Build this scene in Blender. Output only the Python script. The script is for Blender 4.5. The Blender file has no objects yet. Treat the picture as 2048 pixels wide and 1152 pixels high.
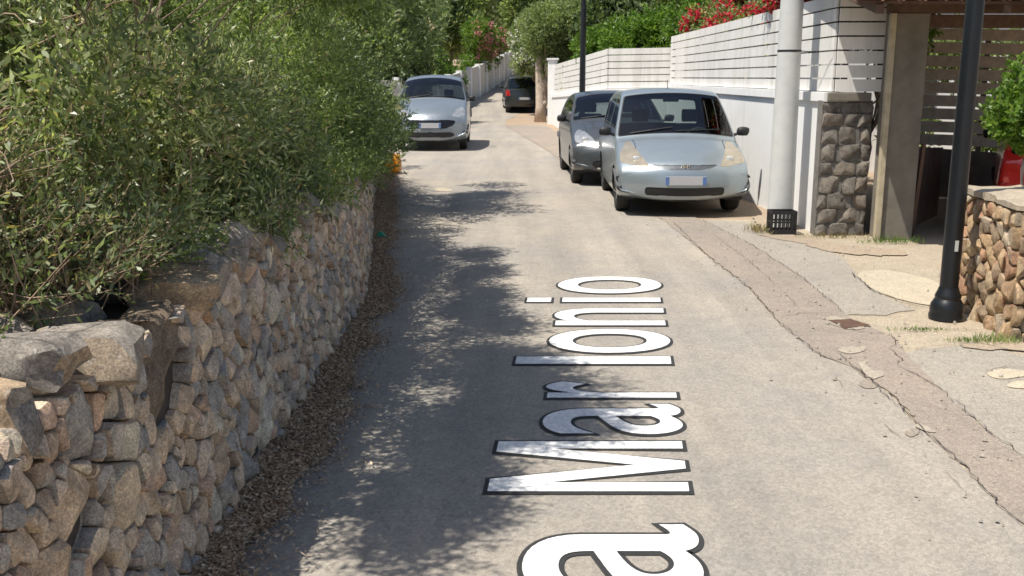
import bpy, bmesh, math, random
import numpy as np
from mathutils import Vector, noise, Matrix

random.seed(7)
RNG = np.random.default_rng(11)
SC = bpy.context.scene
COL = SC.collection

# ------------------------------------------------------------------ camera
cam_d = bpy.data.cameras.new('camera')
cam = bpy.data.objects.new('camera', cam_d)
COL.objects.link(cam)
cam.location = (0, 0, 1.8)
cam.rotation_euler = (math.radians(90 - 12.03), 0, 0)
cam_d.sensor_width = 36
cam_d.lens = 36 * 2000 / 2048
cam_d.clip_start = 0.05
cam_d.clip_end = 2000
SC.camera = cam

# ------------------------------------------------------------------ sky, sun, exposure
SUN_ELEV = math.radians(64)
SUN_TO = Vector((0.85, 0.52))                      # horizontal direction the shadows fall in
SUN_TO.normalize()
world = bpy.data.worlds.new('World')
SC.world = world
world.use_nodes = True
wn = world.node_tree.nodes
wl = world.node_tree.links
bg = wn['Background']
sky = wn.new('ShaderNodeTexSky')
sky.sky_type = 'NISHITA'
sky.sun_disc = False
sky.sun_elevation = SUN_ELEV
sky.sun_rotation = math.atan2(-SUN_TO.x, -SUN_TO.y)
sky.air_density = 1.0
sky.dust_density = 1.5
wl.new(sky.outputs[0], bg.inputs[0])
bg.inputs[1].default_value = 0.10
sun_d = bpy.data.lights.new('sun', 'SUN')
sun_d.energy = 5.0
sun_d.angle = math.radians(0.53)
sun_d.color = (1.0, 0.945, 0.85)
sun = bpy.data.objects.new('sun', sun_d)
COL.objects.link(sun)
sdir = Vector((SUN_TO.x * math.cos(SUN_ELEV), SUN_TO.y * math.cos(SUN_ELEV), -math.sin(SUN_ELEV)))
sun.rotation_euler = sdir.to_track_quat('-Z', 'Y').to_euler()
sun.location = (-6, -4, 14)
vs = SC.view_settings
vs.view_transform = 'Standard'
vs.look = 'None'
vs.gamma = 1
vs.use_curve_mapping = False
vs.exposure = 0.34
SC.cycles.filter_width = 1.6
SC.cycles.max_bounces = 8
SC.cycles.transparent_max_bounces = 12
SC.cycles.caustics_reflective = False
SC.cycles.caustics_refractive = False
SC.cycles.sample_clamp_indirect = 6.0

# ------------------------------------------------------------------ helpers: objects
def link(o, parent=None):
    COL.objects.link(o)
    if parent is not None:
        o.parent = parent
    return o

def mesh_np(name, v, f, mat, parent=None, smooth=False):
    """v (n,3) array, f (m,k) array of one face size."""
    v = np.asarray(v, dtype=np.float32)
    f = np.asarray(f, dtype=np.int32)
    me = bpy.data.meshes.new(name)
    k = f.shape[1]
    me.vertices.add(len(v))
    me.vertices.foreach_set('co', v.ravel())
    me.loops.add(f.size)
    me.loops.foreach_set('vertex_index', f.ravel())
    me.polygons.add(len(f))
    me.polygons.foreach_set('loop_start', np.arange(0, f.size, k, dtype=np.int32))
    if smooth:
        me.polygons.foreach_set('use_smooth', np.ones(len(f), dtype=bool))
    me.update(calc_edges=True)
    me.materials.append(mat)
    return link(bpy.data.objects.new(name, me), parent)

def mesh(name, v, f, mat, parent=None, smooth=False):
    me = bpy.data.meshes.new(name)
    me.from_pydata([tuple(p) for p in v], [], f)
    if smooth:
        me.polygons.foreach_set('use_smooth', [True] * len(me.polygons))
    me.update()
    if mat is not None:
        me.materials.append(mat)
    return link(bpy.data.objects.new(name, me), parent)

def tag(o, label=None, cat=None, group=None, kind=None):
    if label: o['label'] = label
    if cat: o['category'] = cat
    if group: o['group'] = group
    if kind: o['kind'] = kind
    return o

def thing(name, label, cat, loc=(0, 0, 0), rz=0.0, group=None):
    o = bpy.data.objects.new(name, None)
    o.empty_display_size = 0.1
    o.location = loc
    o.rotation_euler = (0, 0, rz)
    link(o)
    return tag(o, label, cat, group)

class MB:
    def __init__(s):
        s.v, s.f = [], []
    def add(s, v, f):
        n = len(s.v)
        s.v += [tuple(p) for p in v]
        s.f += [tuple(i + n for i in q) for q in f]
        return s
    def box(s, a, b):
        x0, y0, z0 = a; x1, y1, z1 = b
        return s.add([(x0,y0,z0),(x1,y0,z0),(x1,y1,z0),(x0,y1,z0),(x0,y0,z1),(x1,y0,z1),(x1,y1,z1),(x0,y1,z1)],
                     [(0,3,2,1),(4,5,6,7),(0,1,5,4),(1,2,6,5),(2,3,7,6),(3,0,4,7)])
    def bbox(s, a, b, r=0.01):
        """box with chamfered edges"""
        bm = bmesh.new()
        bmesh.ops.create_cube(bm, size=1)
        c = [(a[i] + b[i]) / 2 for i in range(3)]
        d = [abs(b[i] - a[i]) for i in range(3)]
        for q in bm.verts:
            q.co = Vector((c[0] + q.co.x * d[0], c[1] + q.co.y * d[1], c[2] + q.co.z * d[2]))
        bmesh.ops.bevel(bm, geom=bm.edges[:], offset=min(r, min(d) * .45), segments=2, affect='EDGES', profile=.7)
        bm.verts.index_update()
        s.add([q.co[:] for q in bm.verts], [[q.index for q in f.verts] for f in bm.faces])
        bm.free()
        return s
    def tube(s, pts, radii, n=8, cap=True):
        pts = [Vector(p) for p in pts]
        vs_, fs = [], []
        up = Vector((0, 0, 1))
        for i, p in enumerate(pts):
            d = (pts[min(i + 1, len(pts) - 1)] - pts[max(i - 1, 0)])
            d = d.normalized() if d.length > 1e-9 else Vector((0, 0, 1))
            a = d.cross(up)
            if a.length < .05: a = d.cross(Vector((0, 1, 0)))
            a.normalize(); b = d.cross(a)
            for k in range(n):
                t = 2 * math.pi * k / n
                vs_.append(p + (a * math.cos(t) + b * math.sin(t)) * radii[i])
        for i in range(len(pts) - 1):
            for k in range(n):
                fs.append((i*n+k, i*n+(k+1) % n, (i+1)*n+(k+1) % n, (i+1)*n+k))
        if cap:
            fs.append(tuple(range(n))[::-1]); fs.append(tuple((len(pts)-1)*n+k for k in range(n)))
        return s.add(vs_, fs)
    def lathe(s, prof, c=(0, 0, 0), n=24):
        vs_, fs = [], []
        for r, z in prof:
            for k in range(n):
                t = 2 * math.pi * k / n
                vs_.append((c[0] + r * math.cos(t), c[1] + r * math.sin(t), c[2] + z))
        m = len(prof)
        for i in range(m - 1):
            for k in range(n):
                fs.append((i*n+k, i*n+(k+1) % n, (i+1)*n+(k+1) % n, (i+1)*n+k))
        fs.append(tuple(range(n))[::-1]); fs.append(tuple((m-1)*n+k for k in range(n)))
        return s.add(vs_, fs)
    def build(s, name, mat, parent=None, smooth=False):
        return mesh(name, s.v, s.f, mat, parent, smooth)

def smooth_by_angle(o, deg=40):
    me = o.data
    me.polygons.foreach_set('use_smooth', [True] * len(me.polygons))
    bm = bmesh.new(); bm.from_mesh(me)
    for e in bm.edges:
        e.smooth = not (len(e.link_faces) == 2 and e.calc_face_angle(0) > math.radians(deg))
    bm.to_mesh(me); bm.free()
    return o

# ------------------------------------------------------------------ helpers: materials
def nt_new(name):
    m = bpy.data.materials.new(name)
    m.use_nodes = True
    nt = m.node_tree
    b = nt.nodes['Principled BSDF']
    return m, nt, b

def N(nt, typ, **kw):
    n = nt.nodes.new(typ)
    for k, v in kw.items():
        setattr(n, k, v)
    return n

def ramp(nt, fac, stops, interp='LINEAR'):
    r = N(nt, 'ShaderNodeValToRGB')
    r.color_ramp.interpolation = interp
    el = r.color_ramp.elements
    while len(el) > 1: el.remove(el[-1])
    for i, (p, c) in enumerate(stops):
        e = el[0] if i == 0 else el.new(p)
        e.position = p
        e.color = (*c, 1) if len(c) == 3 else c
    nt.links.new(fac, r.inputs[0])
    return r.outputs[0]

def noise_n(nt, scale, detail=4, rough=.6, vec=None, dist=0):
    n = N(nt, 'ShaderNodeTexNoise')
    n.inputs['Scale'].default_value = scale
    n.inputs['Detail'].default_value = detail
    n.inputs['Roughness'].default_value = rough
    n.inputs['Distortion'].default_value = dist
    if vec is None:
        tc = N(nt, 'ShaderNodeTexCoord'); vec = tc.outputs['Object']
    nt.links.new(vec, n.inputs['Vector'])
    return n.outputs['Fac']

def mixc(nt, fac, a, b, mode='MIX'):
    m = N(nt, 'ShaderNodeMix', data_type='RGBA', blend_type=mode)
    for sock, val in ((m.inputs[0], fac), (m.inputs[6], a), (m.inputs[7], b)):
        if isinstance(val, (int, float)): sock.default_value = val
        elif isinstance(val, tuple): sock.default_value = (*val, 1)
        else: nt.links.new(val, sock)
    return m.outputs[2]

def bump(nt, b, h, strength=.3, dist=.01):
    n = N(nt, 'ShaderNodeBump')
    n.inputs['Strength'].default_value = strength
    n.inputs['Distance'].default_value = dist
    nt.links.new(h, n.inputs['Height'])
    nt.links.new(n.outputs[0], b.inputs['Normal'])

def island_random(nt):
    g = N(nt, 'ShaderNodeNewGeometry'); oi = N(nt, 'ShaderNodeObjectInfo')
    a = N(nt, 'ShaderNodeMath', operation='ADD')
    nt.links.new(g.outputs['Random Per Island'], a.inputs[0]); nt.links.new(oi.outputs['Random'], a.inputs[1])
    f = N(nt, 'ShaderNodeMath', operation='FRACT'); nt.links.new(a.outputs[0], f.inputs[0])
    return f.outputs[0]

def streaky(name, c, rough, dirt=(.42, .40, .36), amt=.55, var=.07):
    """pale wall paint with rain streaks and grime that run down it"""
    m, nt, b = nt_new(name)
    g = N(nt, 'ShaderNodeNewGeometry')
    mp = N(nt, 'ShaderNodeMapping'); mp.inputs['Scale'].default_value = (5.5, 5.5, .35); nt.links.new(g.outputs['Position'], mp.inputs['Vector'])
    s1 = noise_n(nt, 1.0, 5, .65, mp.outputs[0])
    base = ramp(nt, noise_n(nt, 2.2, 5, .65, g.outputs['Position']), [(.3, tuple(x * (1 - var) for x in c)), (.7, tuple(min(1, x * (1 + var)) for x in c))])
    col = mixc(nt, ramp(nt, s1, [(.50, (0, 0, 0)), (.72, (amt,) * 3)]), base, dirt)
    blot = noise_n(nt, 7., 6, .75, g.outputs['Position'], .4)
    col = mixc(nt, ramp(nt, blot, [(.60, (0, 0, 0)), (.74, (amt * .7,) * 3)]), col, dirt)
    nt.links.new(col, b.inputs['Base Color'])
    b.inputs['Roughness'].default_value = rough
    bump(nt, b, noise_n(nt, 120, 4, .6, g.outputs['Position']), .12, .006)
    return m

def plain(name, c, rough=.6, metal=0., var=.15, scale=8., bump_s=0., bump_scale=60., coat=0., spec=.5):
    m, nt, b = nt_new(name)
    n1 = noise_n(nt, scale, 5, .65)
    lo = tuple(x * (1 - var) for x in c); hi = tuple(min(1, x * (1 + var)) for x in c)
    nt.links.new(ramp(nt, n1, [(.3, lo), (.7, hi)]), b.inputs['Base Color'])
    b.inputs['Roughness'].default_value = rough
    b.inputs['Metallic'].default_value = metal
    b.inputs['Coat Weight'].default_value = coat
    b.inputs['Coat Roughness'].default_value = .06
    b.inputs['Specular IOR Level'].default_value = spec
    if bump_s: bump(nt, b, noise_n(nt, bump_scale, 4), bump_s, .006)
    return m

def stone_mat(name, cols, dark=(.1, .095, .09), lichen=(.5, .49, .45), bump_s=.7, lichen_amt=.35, sat=1):
    m, nt, b = nt_new(name)
    r = island_random(nt)
    base = ramp(nt, r, [(i / len(cols), tuple(min(.82, x * sat) for x in c)) for i, c in enumerate(cols)], 'CONSTANT')
    tc = N(nt, 'ShaderNodeTexCoord')
    big = noise_n(nt, 9, 4, .6, tc.outputs['Object'])
    c = mixc(nt, 1., base, ramp(nt, big, [(.3, (.58, .56, .54)), (.7, (1.25, 1.2, 1.13))]), 'MULTIPLY')
    fine = noise_n(nt, 150, 6, .75, tc.outputs['Object'])
    c = mixc(nt, 1., c, ramp(nt, fine, [(.36, (.55, .54, .53)), (.64, (1.32, 1.31, 1.29))]), 'MULTIPLY')
    band = noise_n(nt, 34, 4, .6, tc.outputs['Object'], 1.2)
    c = mixc(nt, 1., c, ramp(nt, band, [(.38, (.78, .77, .77)), (.6, (1.12, 1.1, 1.07))]), 'MULTIPLY')
    li = noise_n(nt, 26, 5, .75, tc.outputs['Object'], .6)
    c = mixc(nt, ramp(nt, li, [(.58, (0, 0, 0)), (.68, (lichen_amt,) * 3)]), c, lichen)
    dk = noise_n(nt, 17, 5, .7, tc.outputs['Object'], .8)
    c = mixc(nt, ramp(nt, dk, [(.28, (.7,) * 3), (.40, (0, 0, 0))]), c, dark)
    nt.links.new(c, b.inputs['Base Color'])
    b.inputs['Roughness'].default_value = .92
    b.inputs['Specular IOR Level'].default_value = .2
    mm = N(nt, 'ShaderNodeMath', operation='ADD'); nt.links.new(fine, mm.inputs[0]); nt.links.new(big, mm.inputs[1])
    bump(nt, b, mm.outputs[0], bump_s, .012)
    return m

def leaf_mat(name, stops, transl=.35, gloss=.45, bright=1.5):
    m, nt, b = nt_new(name)
    r = island_random(nt)
    c = ramp(nt, r, [(p_, tuple(x * bright for x in c_)) for p_, c_ in stops])
    tc = N(nt, 'ShaderNodeTexCoord')
    big = noise_n(nt, 1.6, 3, .6, tc.outputs['Object'])
    c = mixc(nt, 1., c, ramp(nt, big, [(.3, (.72, .76, .8)), (.7, (1.25, 1.2, 1.1))]), 'MULTIPLY')
    nt.links.new(c, b.inputs['Base Color'])
    b.inputs['Roughness'].default_value = gloss
    b.inputs['Specular IOR Level'].default_value = .45
    t = N(nt, 'ShaderNodeBsdfTranslucent')
    nt.links.new(mixc(nt, 1., c, (1.25, 1.35, .65), 'MULTIPLY'), t.inputs[0])
    mx = N(nt, 'ShaderNodeMixShader'); mx.inputs[0].default_value = transl + .06
    out = nt.nodes['Material Output']
    nt.links.new(b.outputs[0], mx.inputs[1]); nt.links.new(t.outputs[0], mx.inputs[2])
    nt.links.new(mx.outputs[0], out.inputs[0])
    return m

def glass_mat(name, tint=(.55, .62, .62), refl=1.0):
    m, nt, b = nt_new(name)
    nt.nodes.remove(b)
    tr = N(nt, 'ShaderNodeBsdfTransparent'); tr.inputs[0].default_value = (*tint, 1)
    gl = N(nt, 'ShaderNodeBsdfGlossy'); gl.inputs['Roughness'].default_value = .03
    fr = N(nt, 'ShaderNodeFresnel'); fr.inputs[0].default_value = 1.6
    mx = N(nt, 'ShaderNodeMixShader')
    sc = N(nt, 'ShaderNodeMath', operation='MULTIPLY'); sc.inputs[1].default_value = refl
    nt.links.new(fr.outputs[0], sc.inputs[0])
    nt.links.new(sc.outputs[0], mx.inputs[0]); nt.links.new(tr.outputs[0], mx.inputs[1]); nt.links.new(gl.outputs[0], mx.inputs[2])
    nt.links.new(mx.outputs[0], nt.nodes['Material Output'].inputs[0])
    return m

def asphalt_mat(name, dark, lite, tone_a, tone_b, grain=260., bump_s=.35, crack=0., stain=None):
    m, nt, b = nt_new(name)
    tc = N(nt, 'ShaderNodeTexCoord'); o = tc.outputs['Object']
    fine = noise_n(nt, grain, 3, .75, o)
    c = ramp(nt, fine, [(.32, dark), (.5, tuple((a + d) / 2 for a, d in zip(dark, lite))), (.68, lite)])
    big = noise_n(nt, .55, 5, .62, o)
    c = mixc(nt, 1., c, ramp(nt, big, [(.33, tone_a), (.67, tone_b)]), 'MULTIPLY')
    mid = noise_n(nt, 6, 5, .7, o)
    c = mixc(nt, 1., c, ramp(nt, mid, [(.3, (.91, .91, .92)), (.7, (1.07, 1.07, 1.06))]), 'MULTIPLY')
    peb = N(nt, 'ShaderNodeTexVoronoi'); peb.inputs['Scale'].default_value = 75; nt.links.new(o, peb.inputs['Vector'])
    pr = ramp(nt, peb.outputs['Color'], [(.1, (.78, .77, .76)), (.5, (1, 1, 1)), (.9, (1.25, 1.22, 1.18))])
    c = mixc(nt, .7, c, mixc(nt, 1., c, pr, 'MULTIPLY'))
    if name == 'worn_asphalt':
        mp = N(nt, 'ShaderNodeMapping'); mp.inputs['Scale'].default_value = (2.2, .16, 1.); nt.links.new(o, mp.inputs['Vector'])
        tr = noise_n(nt, 1., 4, .6, mp.outputs[0])
        c = mixc(nt, 1., c, ramp(nt, tr, [(.35, (.86, .86, .87)), (.62, (1.07, 1.065, 1.05))]), 'MULTIPLY')
        sp = noise_n(nt, 3.1, 3, .5, o)
        c = mixc(nt, ramp(nt, sp, [(.70, (0, 0, 0)), (.76, (.35,) * 3)]), c, (.11, .10, .09))
    if name == 'overlay_white':
        wr_ = noise_n(nt, 38., 6, .8, o)
        c = mixc(nt, ramp(nt, wr_, [(.62, (0, 0, 0)), (.70, (.55,) * 3)]), c, (.42, .39, .35))
    if stain:
        st = noise_n(nt, 1.3, 6, .7, o, .5)
        c = mixc(nt, ramp(nt, st, [(.52, (0, 0, 0)), (.7, (.55,) * 3)]), c, stain)
    nt.links.new(c, b.inputs['Base Color'])
    b.inputs['Roughness'].default_value = .93
    b.inputs['Specular IOR Level'].default_value = .25
    bump(nt, b, fine, bump_s, .006)
    return m

M = {}
M['asphalt'] = asphalt_mat('worn_asphalt', (.17, .156, .139), (.49, .453, .402), (.88, .89, .91), (1.1, 1.06, 1.0))
M['strip'] = asphalt_mat('brown_trench_fill', (.165, .143, .123), (.41, .357, .306), (.86, .88, .9), (1.12, 1.08, 1.03), 200, .5)
M['dust'] = asphalt_mat('dusty_concrete', (.26, .225, .175), (.48, .42, .33), (.88, .88, .9), (1.1, 1.06, 1.), 130, .3, stain=(.36, .285, .20))
M['apron'] = asphalt_mat('grey_apron', (.18, .166, .146), (.46, .42, .36), (.9, .9, .92), (1.08, 1.06, 1.02), 200, .3)
M['pale'] = asphalt_mat('pale_concrete', (.36, .31, .235), (.56, .49, .38), (.9, .9, .9), (1.06, 1.05, 1.03), 160, .25)
M['dust2'] = asphalt_mat('reddish_dust', (.25, .205, .155), (.46, .385, .295), (.85, .85, .87), (1.1, 1.05, 1.), 90, .4)
M['pale_worn'] = asphalt_mat('worn_pale_concrete', (.27, .24, .195), (.47, .42, .345), (.9, .9, .9), (1.06, 1.05, 1.03), 160, .4)
M['earth'] = asphalt_mat('dry_earth', (.24, .18, .13), (.48, .385, .29), (.85, .85, .85), (1.1, 1.05, 1.), 60, .6)
M['crack'] = plain('crack_shadow', (.055, .045, .038), .95, var=.3, scale=30)
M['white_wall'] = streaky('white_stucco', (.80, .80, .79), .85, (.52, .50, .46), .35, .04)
M['slat'] = streaky('whitewashed_board', (.72, .705, .67), .7, (.44, .42, .38), .6, .08)
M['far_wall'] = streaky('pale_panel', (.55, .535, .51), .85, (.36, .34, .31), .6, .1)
M['gap'] = plain('dark_backing', (.05, .048, .045), .95)
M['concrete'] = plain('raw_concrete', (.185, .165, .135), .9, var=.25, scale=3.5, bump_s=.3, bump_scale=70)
M['pole'] = plain('pale_concrete_pole', (.52, .53, .51), .75, var=.08, scale=5, bump_s=.1, bump_scale=90)
M['black_metal'] = plain('black_paint_metal', (.011, .013, .016), .36, .2, var=.2, scale=10)
M['black_plastic'] = plain('black_plastic', (.014, .014, .016), .5, var=.2)
M['wood_dark'] = plain('brown_timber', (.11, .062, .04), .7, var=.3, scale=14, bump_s=.2)
M['wood_grey'] = plain('weathered_timber', (.56, .47, .38), .8, var=.25, scale=9, bump_s=.2)
M['wood_pale'] = plain('pale_timber', (.42, .36, .25), .8, var=.2, scale=9)
M['gate'] = plain('dark_gate_panel', (.15, .112, .09), .7, var=.25, scale=5)
M['tile'] = plain('clay_tile', (.30, .155, .105), .85, var=.3, scale=12, bump_s=.2)
M['bark'] = plain('bark', (.20, .155, .115), .95, var=.35, scale=14, bump_s=.8, bump_scale=30)
M['bark_pale'] = plain('pale_bark', (.50, .41, .33), .95, var=.25, scale=9, bump_s=.8, bump_scale=25)
M['twig'] = plain('dry_twig', (.30, .215, .15), .9, var=.35, scale=20)
M['lettering_white'] = asphalt_mat('overlay_white', (.70, .70, .69), (.84, .84, .835), (.97, .97, .97), (1, 1, 1), 240, .3)  # colour of the added map overlay lettering
M['lettering_dark'] = plain('overlay_dark', (.03, .03, .03), .8, var=.2)
M['orange'] = plain('orange_plastic', (.75, .30, .02), .5, var=.15, scale=10)
M['green_scrap'] = plain('green_plastic', (.01, .26, .15), .5)
M['wallstone'] = stone_mat('dry_stone', [(.57, .455, .34), (.44, .405, .365), (.63, .53, .41), (.50, .39, .29), (.36, .35, .335), (.62, .515, .415), (.68, .59, .48), (.56, .41, .31), (.49, .445, .39), (.62, .51, .40), (.40, .385, .365), (.60, .50, .42)], sat=1.28)
M['capstone'] = stone_mat('lichened_capstone', [(.36, .31, .25), (.28, .265, .25), (.42, .33, .24), (.33, .30, .27)], lichen=(.62, .60, .54), lichen_amt=.75, sat=1.2)
M['bigstone'] = stone_mat('brown_upright_stone', [(.36, .29, .225), (.34, .275, .215)], lichen_amt=.3, bump_s=1.)
M['rubble'] = stone_mat('ochre_rubble', [(.50, .375, .24), (.42, .30, .20), (.57, .46, .32), (.46, .29, .20), (.38, .30, .225), (.56, .42, .28), (.48, .42, .34)], lichen_amt=.2)
M['block'] = stone_mat('grey_rough_block', [(.25, .24, .225), (.30, .285, .262), (.22, .213, .203), (.28, .255, .23)], lichen_amt=.2, bump_s=1.)
M['core'] = plain('wall_core_earth', (.06, .048, .038), .97, var=.4, scale=12)
M['grey_mortar'] = plain('grey_mortar', (.17, .16, .145), .95, var=.3, scale=16, bump_s=.6)
M['mortar'] = plain('sandy_mortar', (.27, .205, .14), .95, var=.3, scale=16, bump_s=.4)
M['litter'] = None

# ------------------------------------------------------------------ terrain height
def ground_z(x, y):
    if y < 40: g = 0.
    elif y < 46.4: g = .0048 * (y - 40) ** 2
    else: g = .197 + .0614 * (y - 46.4)
    return g

def ground_slope_far(x, y):
    """the hillside right and left of the lane"""
    g = ground_z(x, y)
    side = max(0., abs(x - .5) - 4.) if y > 24 else 0.
    g += min(6, .05 * side * min(1, (y - 24) / 20)) if y > 24 else 0
    if y > 95: g += .09 * (y - 95)
    return g
# ------------------------------------------------------------------ ground, road, pavement
def sheet(name, left, right, mat, z, parent=None, step=.5, cols=6):
    """strip between two polylines (x as a function of y), following the terrain"""
    def at(pl, y):
        for (x0, y0), (x1, y1) in zip(pl, pl[1:]):
            if y0 <= y <= y1:
                return x0 + (x1 - x0) * (y - y0) / max(1e-9, y1 - y0)
        return pl[-1][0]
    y0, y1 = max(left[0][1], right[0][1]), min(left[-1][1], right[-1][1])
    ys = list(np.arange(y0, y1, step)) + [y1]
    v, f = [], []
    for y in ys:
        a, b = at(left, y), at(right, y)
        for k in range(cols + 1):
            x = a + (b - a) * k / cols
            v.append((x, y, ground_slope_far(x, y) + z))
    for i in range(len(ys) - 1):
        for k in range(cols):
            n = cols + 1
            f.append((i*n+k, i*n+k+1, (i+1)*n+k+1, (i+1)*n+k))
    return mesh(name, v, f, mat, parent)

gv, gf = [], []
gx = np.concatenate([np.linspace(-220, -10, 22), np.linspace(-9, 12, 43), np.linspace(14, 220, 22)])
gy = np.concatenate([np.linspace(-120, -4, 12), np.linspace(-3, 100, 207), np.linspace(104, 320, 40)])
for y in gy:
    for x in gx:
        gv.append((x, y, ground_slope_far(x, y)))
nx = len(gx)
for i in range(len(gy) - 1):
    for k in range(nx - 1):
        gf.append((i*nx+k, i*nx+k+1, (i+1)*nx+k+1, (i+1)*nx+k))
tag(mesh('ground', gv, gf, M['earth'], smooth=True), 'dry brown earth under and beside the lane', kind='structure')

LEFT = [(-1.3, -40), (-1.2, -3), (-1.2, 7), (-1.36, 9.2), (-1.86, 13), (-2.7, 19.4), (-3.7, 21), (-4.0, 30), (-3.3, 38), (-2.6, 45), (.75, 80), (1.6, 88)]
RIGHT = [(2.0, -40), (2.07, 3.75), (2.08, 3.99), (2.11, 4.44), (2.11, 4.84), (2.17, 5.4), (2.13, 6.05), (2.01, 6.28), (1.97, 7.14), (2.04, 8.36), (1.98, 10.36), (1.91, 12.37),
         (1.35, 19), (1.08, 20.5), (.9, 23.9), (.38, 29.7), (-.25, 37), (-.25, 41), (.35, 45), (3.6, 80), (4.4, 88)]
RIGHT_F = [(x + .035 * noise.noise((y * 2.1, 3.3, 0)), y) for x0, y0, x1, y1 in
           [(a[0], a[1], b[0], b[1]) for a, b in zip(RIGHT, RIGHT[1:])]
           for x, y in [(x0 + (x1 - x0) * t, y0 + (y1 - y0) * t) for t in np.linspace(0, 1, max(2, int((y1 - y0) / .12)), endpoint=False)] if y > -5] + [(4.4, 88)]
road = sheet('road', LEFT, RIGHT_F, M['asphalt'], .008, step=.12, cols=4)
tag(road, 'worn tan grey asphalt lane running uphill between walls', kind='structure')
STRIP_R = [(2.45, -5), (2.45, 4.5), (2.44, 4.84), (2.5, 5.59), (2.60, 6.46), (2.66, 6.71), (2.54, 7.29), (2.55, 7.45), (2.62, 8.9), (2.58, 10.68), (2.38, 12.58), (2.1, 17), (1.85, 22), (1.5, 30), (1.2, 37)]
pave = sheet('pavement', [(2.0, -5), (2.0, 12.4), (2.0, 12.6)], [(8.5, -5), (8.5, 12.6)], M['dust'], .004, step=.5, cols=8)
tag(pave, 'dusty concrete frontage between the lane and the gate', kind='structure')

CF, CP, CH = 2000., math.radians(12.03), 1.8
def gp(px, py, h=0.):
    """measured photograph position -> ground coordinates of the flat part of the lane"""
    u = (px - 1024) / CF; w = -(py - 576) / CF
    t = (h - CH) / (-math.sin(CP) + w * math.cos(CP))
    return (u * t, (math.cos(CP) + w * math.sin(CP)) * t)

def rough_poly(pts, step=.07, amp=.02, seed=0.):
    out = []
    for a, b in zip(pts, pts[1:] + pts[:1]):
        d = math.hypot(b[0] - a[0], b[1] - a[1])
        n = max(1, int(d / step))
        for k in range(n):
            t = k / n
            x, y = a[0] + (b[0] - a[0]) * t, a[1] + (b[1] - a[1]) * t
            out.append((x + amp * noise.noise((x * 9, y * 9, seed)), y + 1.6 * amp * noise.noise((x * 9 + 40, y * 9, seed))))
    return out

def patch(name, pts, mat, z, parent, amp=.02, seed=0., raw=False):
    q0 = pts if raw else [gp(*q) for q in pts]
    if name in ('pale_slab', 'dark_patch', 'dirt_patch'):
        for _ in range(2):
            q0 = [r for a, b_ in zip(q0, q0[1:] + q0[:1]) for r in ((a[0] * .75 + b_[0] * .25, a[1] * .75 + b_[1] * .25), (a[0] * .25 + b_[0] * .75, a[1] * .25 + b_[1] * .75))]
    p = rough_poly(q0, step=.05, amp=amp, seed=seed)
    bm = bmesh.new()
    vs_ = [bm.verts.new((x, y, z)) for x, y in p]
    f = bm.faces.new(vs_)
    bm.normal_update()
    if f.normal.z < 0: f.normal_flip()
    bmesh.ops.triangulate(bm, faces=[f])
    me = bpy.data.meshes.new(name); bm.to_mesh(me); bm.free()
    me.materials.append(mat)
    return link(bpy.data.objects.new(name, me), parent)

strip = [q for q in RIGHT if 2.9 < q[1] < 38][::1]
patch('trench_strip', [(2.06, 2.6)] + [q for q in RIGHT if 3.6 < q[1] < 37.5] + [q for q in reversed(STRIP_R) if 4.4 < q[1] < 37.5] + [(2.45, 2.6)], M['strip'], .012, road, .035, 1, raw=True)
patch('apron_slab', [(1395, 440), (1500, 490), (1600, 555), (1690, 632), (1770, 632), (1830, 622), (1770, 595), (1715, 555), (1690, 520), (1640, 492), (1560, 480), (1490, 445)], M['apron'], .009, pave, .02, 2)
patch('apron_slab', [(1795, 712), (1850, 760), (1890, 790), (1985, 872), (2110, 985), (2300, 960), (2300, 705), (2048, 715), (1960, 690), (1850, 700)], M['apron'], .009, pave, .02, 3)
patch('pale_slab', [(1705, 548), (1760, 540), (1830, 552), (1900, 575), (1900, 612), (1860, 615), (1800, 603), (1745, 582)], M['pale'], .012, pave, .02, 4)
patch('pale_slab', [(1640, 640), (1672, 634), (1745, 662), (1690, 664)], M['pale_worn'], .017, road, .03, 5)
patch('pale_slab', [(1672, 704), (1700, 695), (1742, 700), (1700, 714)], M['pale_worn'], .017, road, .03, 6)
patch('pale_slab', [(1710, 728), (1735, 722), (1732, 742), (1772, 750), (1748, 768), (1738, 762)], M['pale_worn'], .017, road, .03, 7)
patch('pale_slab', [(1830, 856), (1850, 852), (1872, 868), (1852, 872)], M['pale_worn'], .017, road, .03, 8)
patch('pale_slab', [(1968, 750), (2010, 740), (2060, 748), (2050, 760), (1990, 762)], M['pale'], .014, pave, .015, 9)
patch('pale_slab', [(2010, 770), (2060, 765), (2070, 780), (2020, 782)], M['pale'], .014, pave, .01, 10)
patch('dark_patch', [(1712, 770), (1735, 758), (1760, 772), (1750, 782), (1728, 780)], M['strip'], .013, road, .015, 11)
patch('dark_patch', [(1808, 868), (1830, 860), (1842, 870), (1822, 880)], M['strip'], .013, road, .015, 12)
patch('drain_cover', [(1655, 645), (1700, 642), (1742, 655), (1690, 662)], M['wood_dark'], .018, road, .004, 13)
for i, q in enumerate([[(1500, 470), (1620, 492), (1690, 500), (1640, 478), (1560, 468)], [(1600, 486), (1800, 500), (1830, 516), (1700, 512), (1630, 500)], [(1900, 690), (2048, 680), (2060, 705), (1940, 706)],
                       [(1560, 440), (1500, 430), (1520, 462), (1560, 470)]]):
    patch('dirt_patch', q, M['dust2'], .0142 + .0016 * i, pave, .06, 20 + i)
# small white mark on the lane and dark spots
patch('white_mark', [(868, 379), (880, 377), (905, 380), (903, 384), (876, 384)], M['pale'], .012, road, .01, 30)

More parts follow.
